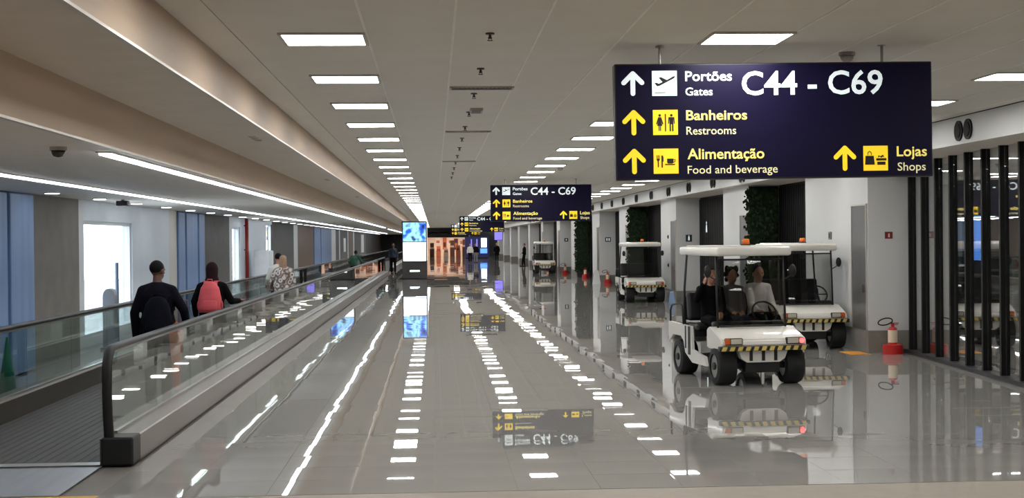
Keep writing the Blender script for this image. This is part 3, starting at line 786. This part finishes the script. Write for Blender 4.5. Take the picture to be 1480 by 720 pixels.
def figure(label, loc, rz, sc, J, top='navy_cloth', legs='denim', skin='skin_tan', hair='hair_black', hairstyle='short', vox=.011, build=1.0, coat=0.0, group=None, shoes='black_cloth', sleeve=True):
    t = thing('person', label, 'person', loc, rz, group); t.scale = (sc, sc, sc)
    g_ = build
    def torso(mb, e, low):
        p, wst, ch, nk = J['pel'], J['waist'], J['chest'], J['neck']
        sh = lerp(ch, nk, .42)
        rings = []
        if low:
            rings.append((p[0], p[1], p[2] - .09 - low, .165 * g_ + e + low * .15, .115 * g_ + e + low * .1))
        rings += [(p[0], p[1], p[2] - .05, .165 * g_ + e, .12 * g_ + e), (p[0], p[1], p[2] + .03, .165 * g_ + e, .12 * g_ + e), (wst[0], wst[1], wst[2], .145 * g_ + e, .11 * g_ + e),
                  (ch[0], ch[1], ch[2], .17 * g_ + e, .12 * g_ + e), (sh[0], sh[1], sh[2], .148 * g_ + e * .8, .098 * g_ + e), (nk[0], nk[1], nk[2] - .02, .085 + e * .7, .07 + e * .7), (nk[0], nk[1], nk[2] + .01, .058 + e * .3, .058 + e * .3)]
        mb.loft(rings)
        limb(mb, (nk[0], nk[1], nk[2] - .05), J['Ls'], .055 + e, .055 * g_ + e * .6); limb(mb, (nk[0], nk[1], nk[2] - .05), J['Rs'], .055 + e, .055 * g_ + e * .6)
    b = MB(); torso(b, 0, 0)
    hd = Vector(J['head']); nk = J['neck']
    limb(b, nk, tuple(hd - Vector((0, .015, .06))), .055, .052)
    ry = Euler((0, 0, J['yaw']))
    def hp(v): return hd + Vector(v).copy() if not J['yaw'] else hd + ry.to_matrix() @ Vector(v)
    b.ell(hd + Vector((0, 0, .02)), (.076, .096, .098), 18, 12, ry); b.ell(hp((0, .018, -.055)), (.058, .068, .065), 14, 10, ry)
    limb(b, hp((0, .088, .01)), hp((0, .108, -.028)), .010, .015, 8)
    for s in (-1, 1): b.ell(hp((s * .078, -.005, -.01)), (.013, .024, .034), 8, 6, ry)
    for s in 'LR':
        limb(b, J[s + 's'], J[s + 'e'], .052 * g_, .042); limb(b, J[s + 'e'], J[s + 'w'], .041, .028)
        hand(b, J[s + 'e'], J[s + 'w'], .7, 1 if s == 'L' else -1)
        limb(b, J[s + 'h'], J[s + 'k'], .088 * g_, .058); limb(b, J[s + 'k'], J[s + 'a'], .056, .040)
        a = J[s + 'a']; limb(b, (a[0], a[1] - .03, a[2] - .04), (a[0], a[1] + .14, a[2] - .05), .038, .030)
    link('body', remeshed(b, min(vox, .0085)), skin, t)
    bd = t.children[-1]
    # clothes
    b = MB(); torso(b, .022, coat)
    for s in 'LR':
        if sleeve:
            limb(b, J[s + 's'], J[s + 'e'], .064 * g_, .056); limb(b, J[s + 'e'], lerp(J[s + 'e'], J[s + 'w'], .93), .057, .043)
        else:
            limb(b, J[s + 's'], lerp(J[s + 's'], J[s + 'e'], .75), .070 * g_, .062)
    link('jacket', remeshed(b, vox), top, t)
    b = MB(); p = J['pel']
    b.loft([(p[0], p[1], p[2] - .1, .16 * g_, .115 * g_), (p[0], p[1], p[2] - .03, .178 * g_, .132 * g_), (p[0], p[1], p[2] + .08, .172 * g_, .128 * g_)])
    for s in 'LR':
        limb(b, J[s + 'h'], J[s + 'k'], .100 * g_, .074); limb(b, J[s + 'k'], lerp(J[s + 'k'], J[s + 'a'], .92), .073, .062)
    link('trousers', remeshed(b, vox), legs, t)
    for s in 'LR':
        a = J[s + 'a']; b = MB()
        b.ell((a[0], a[1] - .02, a[2] - .035), (.05, .06, .05)); b.ell((a[0], a[1] + .09, a[2] - .052), (.048, .10, .036)); b.box(a[0] - .045, a[0] + .045, a[1] - .075, a[1] + .18, a[2] - .09, a[2] - .07, .008)
        link('shoe', remeshed(b, max(vox, .01)), shoes, t)
    b = MB()
    if hairstyle == 'short':
        b.ell(hp((0, -.018, .040)), (.084, .094, .090), 18, 12, ry)
    elif hairstyle == 'long':
        b.ell(hp((0, -.02, .038)), (.088, .098, .095), 18, 12, ry); b.loft([(hp((0, -.06, -.22)).x, hp((0, -.06, -.22)).y, hd.z - .24, .07, .04), (hd.x, hp((0, -.055, 0)).y, hd.z - .1, .095, .06), (hd.x, hp((0, -.04, 0)).y, hd.z + .05, .086, .075)])
    elif hairstyle == 'curly':
        rs = random.Random(3)
        b.ell(hp((0, -.025, .04)), (.095, .098, .10), 18, 12, ry)
        for i in range(46):
            a = rs.uniform(0, 2 * math.pi); zz = rs.uniform(-.08, .12)
            if math.sin(a) > .15 and zz < .075: continue
            b.ell(hp((.095 * math.cos(a) * (1 - abs(zz) * 2), .085 * math.sin(a) - .02, zz + .01)), (.034, .034, .034), 8, 6)
    elif hairstyle == 'hood':
        b.ell(hp((0, -.012, .03)), (.098, .112, .118), 18, 12, ry); b.loft([(nk[0], nk[1], nk[2] - .08, .15, .12), (nk[0], nk[1], nk[2] - .02, .12, .10), (hd.x, hd.y - .02, hd.z - .08, .092, .096), (hd.x, hd.y - .015, hd.z + .02, .098, .108)])
    link('headscarf' if hairstyle == 'hood' else 'hair', remeshed(b, max(vox, .009), 2), hair, t)
    if vox < .012:
        for s in (-1, 1): MB().ell(hp((s * .032, .0845, .012)), (.011, .008, .008), 8, 6).build('eye', 'eye', bd)
        MB().ell(hp((0, .083, -.062)), (.024, .010, .007), 10, 6).build('mouth', 'lip', bd)
    return t
P1 = figure('man in a dark navy jacket standing on the moving walkway, seen from behind', (-3.36, 17.0, .017), R(-3), 1.0,
            stand_pose(Lw=(-.27, .0, .80), Le=(-.27, -.05, 1.10), Rw=(.33, .10, .92), Re=(.32, -.02, 1.13), yaw=R(-28)), 'navy_cloth', 'black_cloth', 'skin_brown', 'hair_black', 'short', .0105, 1.18, .12)
P2 = figure('woman in black with a dark head covering, wearing a pink backpack on the walkway', (-3.31, 20.8, .017), R(2), .945,
            stand_pose(Lw=(-.27, .10, .90), Le=(-.27, -.04, 1.14), Rw=(.40, .18, 1.13), Re=(.30, .0, 1.13)), 'black_cloth', 'black_cloth', 'skin_brown', 'plum_cloth', 'hood', .0105, 1.12, .10)
P3 = figure('woman in a black and white patterned top standing on the walkway', (-3.42, 31.5, .017), R(0), .95,
            stand_pose(Lw=(-.30, .22, 1.0), Le=(-.27, .02, 1.12)), 'print_cloth', 'black_cloth', 'skin_tan', 'hair_tan', 'long', .0125, 1.18, .08)
P4 = figure('dark haired person in pale sleeves hidden behind the woman in the patterned top', (-3.65, 32.6, .017), R(0), .975,
            stand_pose(Lw=(-.30, .22, .98)), 'white_cloth', 'denim', 'skin_tan', 'hair_black', 'short', .016)
P5 = figure('person in a dark green top leaning on the far part of the walkway', (-3.62, 62.5, .017), R(-20), .93,
            stand_pose(chest=(0, .10, 1.27), neck=(0, .18, 1.40), head=(0, .24, 1.53), Ls=(-.185, .14, 1.35), Rs=(.185, .14, 1.35), Rw=(.35, .35, 1.06), Re=(.30, .2, 1.1), Lw=(-.3, .3, 1.0)), 'green_cloth', 'black_cloth', 'skin_brown', 'hair_black', 'short', .018)
P6 = figure('person in dark clothes standing at the far end of the near walkway', (-2.50, 84.0, 0), R(180), 1.06, stand_pose(), 'denim', 'black_cloth', 'skin_brown', 'hair_black', 'short', .02)
P7 = figure('person in black walking along the right wall beyond the farthest cart', (6.62, 102.0, 0), R(90), .98, stand_pose(Lw=(-.25, .2, 1.0), Rk=(.1, .12, .5), Ra=(.1, .15, .09)), 'black_cloth', 'black_cloth', 'skin_tan', 'hair_black', 'short', .02)
P8 = figure('distant person in a white top walking ahead of the blue screens', (3.08, 120, 0), R(170), .98, stand_pose(Lk=(-.1, .1, .5), La=(-.1, .2, .09)), 'white_cloth', 'black_cloth', 'skin_tan', 'hair_black', 'short', .02, group=None)
P9 = figure('distant person in dark clothes beside the white-topped walker', (3.62, 122, 0), R(180), .98, stand_pose(Rk=(.1, .1, .5)), 'black_cloth', 'grey_cloth', 'skin_tan', 'hair_black', 'short', .02)
P10 = figure('distant person in a long black coat under the violet screen', (5.85, 130, 0), R(0), .98, stand_pose(), 'black_cloth', 'black_cloth', 'skin_tan', 'hair_tan', 'short', .02, 1.15, .3)
# three riders in the nearest cart
CM = Matrix.Translation((4.17, 19.05, 0)) @ Matrix.Rotation(R(7), 4, 'Z')
def ride(x, y): v = CM @ Vector((x, y, 0)); return (v.x, v.y, 0)
Q1 = figure('golf cart passenger in black raising an arm beside the mirror', ride(-.28, .20), R(187), .93,
            sit_pose(.80, Rs=(.17, -.02, 1.32), Re=(.27, .14, 1.18), Rw=(.20, .26, 1.42), Ls=(-.145, -.02, 1.31), Le=(-.15, .08, 1.06), Lw=(-.06, .28, .98), yaw=R(10)), 'black_cloth', 'black_cloth', 'skin_tan', 'hair_black', 'short', .0105, .88)
Q2 = figure('golf cart passenger with curly dark hair and grey top in the middle seat', ride(.08, .37), R(187), .93,
            sit_pose(.80, Ls=(-.145, -.02, 1.31), Rs=(.145, -.02, 1.31), Le=(-.16, .06, 1.06), Re=(.16, .06, 1.06), Lw=(-.08, .26, .98), Rw=(.08, .26, .98), Lk=(-.07, .44, .87), Rk=(.07, .44, .87), Lh=(-.07, .03, .86), Rh=(.07, .03, .86), La=(-.07, .47, .47), Ra=(.07, .47, .47)), 'grey_cloth', 'denim', 'skin_tan', 'hair_black', 'curly', .0105, .82)
Q3 = figure('golf cart driver in a white shirt behind the steering wheel', ride(.41, .20), R(187), .95,
            sit_pose(.80, Lw=(-.12, .36, .99), Le=(-.17, .12, 1.06), Rw=(.14, .36, .99), Re=(.155, .14, 1.06), Ls=(-.15, -.02, 1.31), Rs=(.145, -.02, 1.31)), 'white_cloth', 'black_cloth', 'skin_tan', 'hair_black', 'short', .0105, .90)

# backpacks, suitcase, orange shape for a reflection
def backpack(label, loc, rz, w_, h_, d_, mat, mat2, sx):
    t = thing('backpack', label, 'backpack', loc, rz)
    b = MB(); b.loft([(0, 0, 0, w_ * .48, d_ * .45), (0, -.01, h_ * .12, w_ * .52, d_ * .55), (0, -.01, h_ * .45, w_ * .5, d_ * .52), (0, 0, h_ * .78, w_ * .40, d_ * .42), (0, .01, h_ * .96, w_ * .24, d_ * .3), (0, .01, h_, w_ * .1, d_ * .15)])
    link('bag_body', remeshed(b, .012), mat, t)
    b = MB(); b.loft([(0, -d_ * .42, h_ * .07, w_ * .32, d_ * .22), (0, -d_ * .46, h_ * .2, w_ * .35, d_ * .24), (0, -d_ * .44, h_ * .38, w_ * .32, d_ * .18), (0, -d_ * .4, h_ * .43, w_ * .25, d_ * .1)])
    link('front_pocket', remeshed(b, .012), mat, t)
    MB().tube([(-.04, .02, h_ * .97), (-.03, .0, h_ * 1.06), (.03, .0, h_ * 1.06), (.04, .02, h_ * .97)], .009).build('top_handle', mat2, t, True)
    for s in (-1, 1):
        MB().strip([(s * w_ * .22, .05, h_ * .86), (s * sx * .75, .09, h_ * 1.0), (s * sx, .19, h_ * .99), (s * sx, .30, h_ * .90), (s * sx, .335, h_ * .6)], .05, .012, (1, 0, 0)).build('strap', mat, t)
        MB().ell((s * w_ * .5, 0, h_ * .22), (.02, d_ * .3, h_ * .15)).build('side_pocket', mat2, t, True)
    return t
backpack('salmon pink backpack on the back of the woman in black', (-3.31, 20.60, .93), R(2), .34, .46, .17, 'pink_bag', 'pink_dark', .10)
backpack('dark navy backpack hanging on the back of the man on the walkway', (-3.32, 16.765, .86), R(-3), .36, .46, .16, 'navy_bag', 'black_cloth', .11)
t = thing('orange_reflection', 'salmon orange tapering shape below the man, standing in for a reflection in the glass', 'reflection', (-3.06, 16.55, .22), R(-5))  # solid shape put in for an orange reflection in the glass
b = MB(); b.loft([(0, 0, 0, .03, .03), (0, 0, .12, .045, .04), (0, 0, .42, .065, .05), (0, 0, .66, .09, .055), (0, 0, .71, .085, .05)]); link('bag_body', remeshed(b, .012), 'reflected_orange', t)
MB().tube([(-.05, 0, .68), (-.04, 0, .76), (0.0, .02, .80), (.04, 0, .76), (.05, 0, .68)], .008).build('handle', 'reflected_orange', t, True)
t = thing('suitcase', 'brown upright suitcase beside the woman in the patterned top', 'suitcase', (-3.84, 31.2, .017))
MB().box(-.17, .17, -.12, .12, .05, .68, .03, 3).build('case_body', 'brown_case', t)
for s in (-1, 1): MB().cyl((s * .13 - .012, 0, .03), (s * .13 + .012, 0, .03), .03, 12).build('wheel', 'rubber', t)
MB().tube([(-.09, .08, .67), (-.09, .08, 1.0), (.09, .08, 1.0), (.09, .08, .67)], .01).build('pull_handle', 'steel', t)

# ================================================================== RIGHT SIDE THINGS
def extinguisher(x, y, lab):
    t = thing('fire_extinguisher', lab, 'fire extinguisher', (x, y, 0), 0, 'fire extinguishers on red floor stands')
    MB().loft([(0, 0, 0.0, .165, .165), (0, 0, .02, .17, .17), (0, 0, .15, .165, .165), (0, 0, .165, .10, .10)], 28).build('stand', 'ext_red', t, True)
    auto_smooth(t.children[-1])
    c = MB().loft([(0, 0, .13, .075, .075), (0, 0, .40, .075, .075), (0, 0, .435, .06, .06), (0, 0, .45, .028, .028), (0, 0, .47, .025, .025)], 20).build('cylinder', 'ext_red', t, True); auto_smooth(c)
    MB().loft([(0, 0, .19, .0765, .0765), (0, 0, .395, .0765, .0765)], 20).build('label_band', 'ext_label', c)
    v = MB().box(-.025, .025, -.025, .025, .46, .50, .006).box(-.01, .10, -.012, .012, .50, .515).box(-.01, .09, -.012, .012, .475, .485).build('valve', 'ext_red', t)
    hs = [(-.02, 0, .48)] + [(-.13 + .12 * math.cos(a), -.02, .535 + .055 * math.sin(a) + .02 * math.cos(a)) for a in [(-.2 + 6.0 * i / 18) for i in range(19)]]
    MB().tube(hs, .011).build('hose', 'rubber', t, True)
extinguisher(7.56, 22.52, 'red fire extinguisher on a stand beside the striped shop front')
extinguisher(7.55, 60.2, 'red fire extinguisher before the grey wall left of the parked mid-corridor cart')
extinguisher(7.62, 69.8, 'red fire extinguisher at the foot of the far planted wall')
extinguisher(7.5, 79.4, 'small distant red fire extinguisher right of the farthest cart')
extinguisher(7.5, 91.6, 'tiny far fire extinguisher beside the person in black')
def wall_sign(x, y, z, w_, h_, mat, glyph, lab, gm='sign_white'):
    t = thing('wall_sign', lab, 'sign', (x, y, z), 0)
    MB().box(-w_ / 2, w_ / 2, -.008, 0, -h_ / 2, h_ / 2).build('plate', mat, t)
    g_ = MB()
    for a, b_, c, d in glyph: g_.box(a * w_, b_ * w_, -.011, -.008, c * h_, d * h_)
    g_.build('glyph', gm, t)
wall_sign(7.60, 22.8, 1.965, .13, .115, 'sign_red', [(-.08, .12, -.3, .25)], 'small dark red sign above the near fire extinguisher', 'ext_label')
wall_sign(7.63, 41.2, 1.95, .19, .21, 'sign_dark', [(-.12, .12, -.3, .2), (-.07, .07, .25, .38)], 'small dark restroom sign on the grey wall left of the occupied cart')
wall_sign(7.62, 60.5, 1.93, .24, .20, 'sign_dark', [(-.3, -.12, -.3, .3), (.1, .3, -.3, .3)], 'small dark restroom sign above the extinguisher left of the mid-corridor cart')
wall_sign(7.62, 79.8, 1.93, .22, .20, 'sign_dark', [(-.15, .15, -.2, .2)], 'tiny dark sign on the far grey wall beside the farthest cart')
t = thing('restroom_figure', 'white standing-figure pictogram on the dark slatted recess wall', 'sign', (7.945, 40.0, 2.28), R(-90))
MB().box(-.12, .12, -.012, 0, -.2, .2, .004, 1).build('plate', 'dark_slat', t); MB().prism([(-.09, -.16), (.09, -.16), (.05, .06), (-.05, .06)], 'y', -.018, -.012).cyl((0, -.012, .11), (0, -.018, .11), .045).build('glyph', 'sign_white', t)
for i, (x, y, z, wd) in enumerate(((BX, 42.3 + .3, 2.0, 'upper'), (BX, 42.3 + .3, 1.12, 'lower'))):
    t = thing('wall_button', '%s round black fitting on the white wall beside the mid-corridor cart' % wd, 'wall fitting', (x, y, z), 0, 'round black wall fittings')
    MB().cyl((0, 0, 0), (-.02, 0, 0), .06, 18).build('plate', 'black', t); MB().cyl((-.02, 0, 0), (-.035, 0, 0), .03, 14).build('knob', 'black_matte', t)
t = thing('wall_switch', 'small grey switch plate on the white wall above the parked cart', 'switch', (BX, 25.0, 1.97), 0)
MB().box(-.02, 0, -.08, .08, -.07, .07, .004, 1).build('plate', 'grey_plastic', t); MB().box(-.028, -.02, -.03, .03, -.04, .04).build('rocker', 'sign_dark', t)

# vertical gardens
lf = MB(); rr = random.Random(5)
for i in range(2600):
    x = rr.uniform(-.06, .60); z = rr.uniform(.32, ZS - .06); yv = -rr.uniform(.05, .16)
    if x < 0.02: x = -abs(rr.gauss(0, .045)); yv = -rr.uniform(0.0, .14)
    L_ = rr.uniform(.05, .11); W_ = L_ * .38; a = rr.uniform(-2.4, -.7); tl = rr.uniform(-.6, .2)
    d = Vector((math.cos(a), tl, math.sin(a))).normalized(); sd = d.cross(Vector((0, 1, .3))).normalized(); c0 = Vector((x, yv, z))
    lf.poly([c0, c0 + d * L_ * .5 + sd * W_, c0 + d * L_, c0 + d * L_ * .5 - sd * W_])
lfm = lf.mesh('foliage'); lfm.materials.append(M['leaf'])
bkm = MB().box(0, .67, -.05, 0, .30, ZS - .03).mesh('backing'); bkm.materials.append(M['leaf_back'])
trm = MB().box(0, .67, -.14, 0, .0, .30).mesh('planter'); trm.materials.append(M['sign_dark'])
for k, wd in ((1, 'near planted green wall panel behind the parked cart'), (3, 'planted green wall panel behind the mid-corridor cart'), (5, 'far planted green wall panel under the second hanging sign')):
    t = thing('vertical_garden', wd, 'plant wall', (BX + .005, BY[k] - .018, 0), 0, 'planted green wall panels')
    link('backing', bkm, None, t); link('planter', trm, None, t); o = link('foliage', lfm, None, t); o['kind'] = 'stuff'

# small floor things along the right wall
def floor_sign(x, y, lab, col, sc=1.0):
    t = thing('wet_floor_sign', lab, 'floor sign', (x, y, 0), R(10)); t.scale = (sc, sc, sc)
    for s in (-1, 1):
        MB().prism([(-.15, 0), (.15, 0), (.10, .58), (-.10, .58)], 'y', -.008, .008).build('board', col, t)
        o = t.children[-1]; o.location = (0, s * .12, .003); o.rotation_euler = (R(s * 11.5), 0, 0)
    MB().box(-.08, .08, -.015, .015, .57, .60, .005, 1).build('hinge', 'white_plastic', t)
floor_sign(7.06, 41.0, 'small pale blue folding floor sign beside the mid-corridor cart', 'pale_blue', .6)
floor_sign(7.02, 59.9, 'white folding floor sign at the wall by the far extinguisher', 'white_plastic')

# ---- shop interior behind the fins
for i, (x, y) in enumerate(((9.6, 15), (12.6, 16), (9.6, 19), (12.6, 20.5), (9.8, 23.5), (12.6, 25), (10.2, 28), (12.6, 29.5), (11.0, 33))):  # extra bars added among these to brighten the shop interior
    t = thing('shop_light', '%s light bar on the shop ceiling behind the dark fins' % ONES[i + 1], 'ceiling light', (x, y, 3.3), 0, 'light bars in the shop')
    MB().box(-.7, .7, -.08, .08, -.018, -.001).build('housing', 'light_frame', t); MB().box(-.66, .66, -.06, .06, -.026, -.018).build('diffuser', 'panel_light', t)
t = thing('wall_screen', 'tall bluish screen inside the shop seen between two fins', 'screen', (11.2, 28.0, 1.55), R(20))
MB().box(-.35, .35, 0, .06, -.2, .85).build('bezel', 'black', t); MB().box(-.31, .31, -.006, 0, -.16, .81).build('panel', 'screen_blue', t)
MB().box(-.03, .03, .02, .05, -1.55, -.2).box(-.3, .3, -.1, .2, -1.55, -1.52).build('stand', 'black', t)
def shelf(x, y, lab):
    t = thing('display_shelf', lab, 'shelf', (x, y, 0), R(0), 'shelves in the shop')
    for s in (-.9, .9): MB().box(s - .02, s + .02, -.2, .2, 0, 1.5).build('side', 'sign_dark', t)
    for z in (.1, .5, .9, 1.3): MB().box(-.88, .88, -.2, .2, z, z + .03).build('shelf_board', 'grey_plastic', t)
    MB().box(-.88, .88, .18, .2, 0.13, 1.48).build('back_panel', 'dark_wall', t)
    return t
shelf(10.6, 24.3, 'dark shelf unit in the shop nearest the glass'); shelf(12.2, 29.5, 'dark shelf unit deeper inside the shop'); shelf(9.9, 20.2, 'dark low shelf unit just behind the shop fins')
t = thing('shop_counter', 'pale counter inside the shop behind the fins', 'counter', (12.8, 25.0, 0))
MB().box(-1, 1, -.35, .35, 0.08, .92, .01, 1).build('cabinet', 'pale_panel', t); MB().box(-1.05, 1.05, -.4, .4, .92, .97, .01, 1).build('countertop', 'white_plastic', t); MB().box(-.95, .95, -.3, .3, 0, .08).build('kick', 'black', t)

# ================================================================== LEFT SIDE THINGS
t = thing('floor_cone', 'tall slim green cone on the floor behind the left glass balustrade', 'cone', (-5.16, 17.0, 0))
MB().box(-.15, .15, -.15, .15, 0, .03, .01, 1).build('base', 'green_cone', t)
MB().cone((0, 0, .03), (0, 0, .84), .135, .012, 28).build('cone_body', 'green_cone', t, True)
MB().cone((0, 0, .30), (0, 0, .36), .0935, .0835, 28).build('band', 'lime', t)
t = thing('pedestal', 'grey round-topped pedestal standing before the bright window', 'pedestal', (-6.02, 26.05, 0))
MB().prism([(-.11, .04), (.11, .04), (.11, .98)] + [(.11 * math.cos(a), .98 + .15 * math.sin(a)) for a in [math.pi * i / 10 for i in range(1, 10)]] + [(-.11, .98)], 'y', -.12, .12).build('column', 'grey_plastic', t); MB().box(-.15, .15, -.18, .18, 0, .04, .01, 1).build('foot', 'sign_dark', t)
t = thing('slim_post', 'slim slate blue post beside the grey pedestal at the window', 'post', (-6.05, 26.75, 0))
MB().cyl((0, 0, .03), (0, 0, 1.6), .035, 14).build('shaft', 'slate_blue', t); MB().cyl((0, 0, 0), (0, 0, .03), .14, 20).build('foot', 'sign_dark', t)
t = thing('wall_pipe', 'dark red vertical pipe on the pale left wall above the white cabinet', 'pipe', (XW + .09, 46.3, 0))
MB().cyl((0, 0, 0.0), (0, 0, ZL), .06, 16).build('pipe', 'red_pipe', t, True)
for z in (.6, 1.7, 2.5): MB().box(-.085, .0, -.07, .07, z, z + .04).build('clamp', 'red_pipe', t)
t = thing('cabinet', 'white upright cabinet against the left wall below the red pipe', 'cabinet', (XW + .5, 47.4, 0))
MB().box(-.25, .25, -.6, .6, .08, 1.68, .01, 1).build('body', 'white_plastic', t)
for s in (-1, 1):
    d = MB().box(.25, .265, min(s * .01, s * .58), max(s * .01, s * .58), .1, 1.66).build('door', 'white_plastic', t); MB().box(.265, .285, s * .05 - .01, s * .05 + .01, .85, 1.0).build('handle', 'steel', d)
MB().box(-.22, .22, -.57, .57, 0, .08).build('plinth', 'sign_dark', t)
t = thing('notice_board', 'white board hung on the far left wall beyond the blue cladding', 'board', (XW + .01, 97.0, 1.75), 0)
MB().box(0, .04, -1.2, 1.2, -.5, .45).build('panel', 'white_plastic', t); MB().box(.0, .05, -1.25, -1.2, -.55, .5).box(.0, .05, 1.2, 1.25, -.55, .5).build('edge', 'trim_metal', t)
t = thing('notice_board', 'pale board hung on the far left wall before the dark end', 'board', (XW + .01, 121.0, 1.8), 0)
MB().box(0, .04, -2.2, 2.2, -.8, .75).build('panel', 'white_plastic', t); MB().box(.0, .05, -2.26, -2.2, -.85, .8).box(.0, .05, 2.2, 2.26, -.85, .8).build('edge', 'trim_metal', t)

# ---- advertising totem
t = thing('advertising_totem', 'tall dark totem with a blue picture above a bright white screen', 'totem', (-1.02, 71.0, 0))
MB().box(-.64, .64, 0, .5, .03, 2.97, .015, 1).build('housing', 'kiosk_dark', t)
MB().box(-.66, .66, -.02, .52, 0, .03).build('foot', 'black', t)
MB().box(-.58, .58, -.008, 0, 1.93, 2.90).build('picture_screen', 'screen_art', t)
MB().box(-.58, .58, -.008, 0, .93, 1.89).build('white_screen', 'screen_white', t)
MB().box(-.62, .62, -.014, 0, .885, .92).build('screen_rail', 'black', t)
MB().box(-.25, .25, -.012, 0, .38, .46, .01, 1).build('logo_slot', 'screen_white', t)
MB().box(.64, .648, .08, .42, .95, 2.85).build('side_screen', 'screen_white', t)

# ---- far end: shop, screens
struct('wall_end_shop', MB().box(-1, 4.2, YE + 9, YE + 9.2, 0, 3.4).box(-1.1, -.9, YE, YE + 9, 0, 3.4).box(4.1, 4.3, YE, YE + 9, 0, 3.4), 'shop_peach')
struct('ceiling_end_shop', MB().box(-1.1, 4.3, YE, YE + 9.2, 2.9, 3.0), 'shop_peach')
for i, (x, y) in enumerate(((.2, YE + 2), (1.6, YE + 2), (3.0, YE + 2), (.2, YE + 6), (1.6, YE + 6), (3.0, YE + 6))):
    t = thing('shop_light', '%s warm ceiling light in the distant peach coloured shop' % ONES[i + 1], 'ceiling light', (x, y, 2.9), 0, 'warm lights in the distant shop')
    MB().box(-.5, .5, -.5, .5, -.03, 0).build('frame', 'light_frame', t); MB().box(-.46, .46, -.46, .46, -.04, -.03).build('diffuser', 'warm_light', t)
for i, (x, y, h_, m_) in enumerate(((-.3, YE + 1.5, 1.7, 'shop_dark'), (.5, YE + 3, 1.3, 'shop_orange'), (1.4, YE + 1.2, 1.0, 'shop_peach'), (2.2, YE + 4, 2.0, 'shop_dark'), (2.9, YE + 1.6, 1.4, 'shop_orange'), (3.7, YE + 2.5, 2.1, 'shop_dark'))):
    t = thing('display_stand', '%s display stand from the left in the distant peach coloured shop' % ONES[i + 1], 'display stand', (x, y, 0), 0, 'stands in the distant shop')
    MB().box(-.28, .28, -.25, .25, 0, h_ * .55, .02, 1).build('base', m_, t)
    MB().box(-.24, .24, -.02, .2, h_ * .55, h_, .02, 1).build('back', m_, t)
    MB().box(-.3, .3, -.28, .25, h_ * .55, h_ * .58).build('top', 'shop_orange', t)
    for s in (-.14, 0, .14): MB().loft([(s, -.15, h_ * .58, .04, .04), (s, -.15, h_ * .58 + .16, .04, .04), (s, -.15, h_ * .58 + .2, .02, .02)], 8).build('bottle', 'shop_dark' if m_ != 'shop_dark' else 'white_cloth', t)
for i, (x, z, w_, h_, m_) in enumerate(((-.4, 1.5, .5, 1.2, 'white_plastic'), (.45, 1.9, .7, .8, 'white_plastic'), (1.3, 1.6, .5, 1.5, 'shop_orange'), (2.0, 1.9, .6, .9, 'white_plastic'), (2.75, 1.5, .5, 1.4, 'shop_dark'), (3.5, 1.8, .7, 1.0, 'white_plastic'))):
    t = thing('poster', '%s wall poster from the left inside the distant peach coloured shop' % ONES[i + 1], 'poster', (x, YE + 8.98, z), 0, 'posters in the distant shop')
    MB().box(-w_ / 2, w_ / 2, -.03, 0, -h_ / 2, h_ / 2).build('board', m_, t); MB().box(-w_ * .3, w_ * .3, -.036, -.03, -h_ * .3, h_ * .1).build('print', 'shop_orange' if m_ != 'shop_orange' else 'shop_dark', t)
t = thing('information_screen', 'wide dark navy screen wall with bright bars at the far end', 'screen', (4.6, 150, 0))
MB().box(-1.3, 1.3, 0, .3, .1, 2.35).build('housing', 'screen_navy', t); MB().box(.45, 1.05, -.01, 0, 1.2, 2.2).build('white_panel', 'screen_white', t); MB().box(.35, 1.1, -.01, 0, .55, 1.08).build('blue_panel', 'screen_blue', t)
for x in (-.6, .0): MB().box(x - .06, x + .06, -.01, 0, 1.2, 2.1).build('light_bar', 'screen_violet', t)
MB().box(-1.2, 1.2, .05, .25, 0, .1).build('foot', 'black', t)
t = thing('hanging_screen', 'small violet screen hung above the distant person in the black coat', 'screen', (6.2, 134, 1.95))
MB().box(-.42, .42, 0, .1, 0, .95).build('housing', 'black', t); MB().box(-.38, .38, -.01, 0, .04, .91).build('panel', 'screen_violet', t)
for s in (-.3, .3): MB().cyl((s, .05, .95), (s, .05, ZC - 1.95), .012, 8).build('rod', 'steel', t)
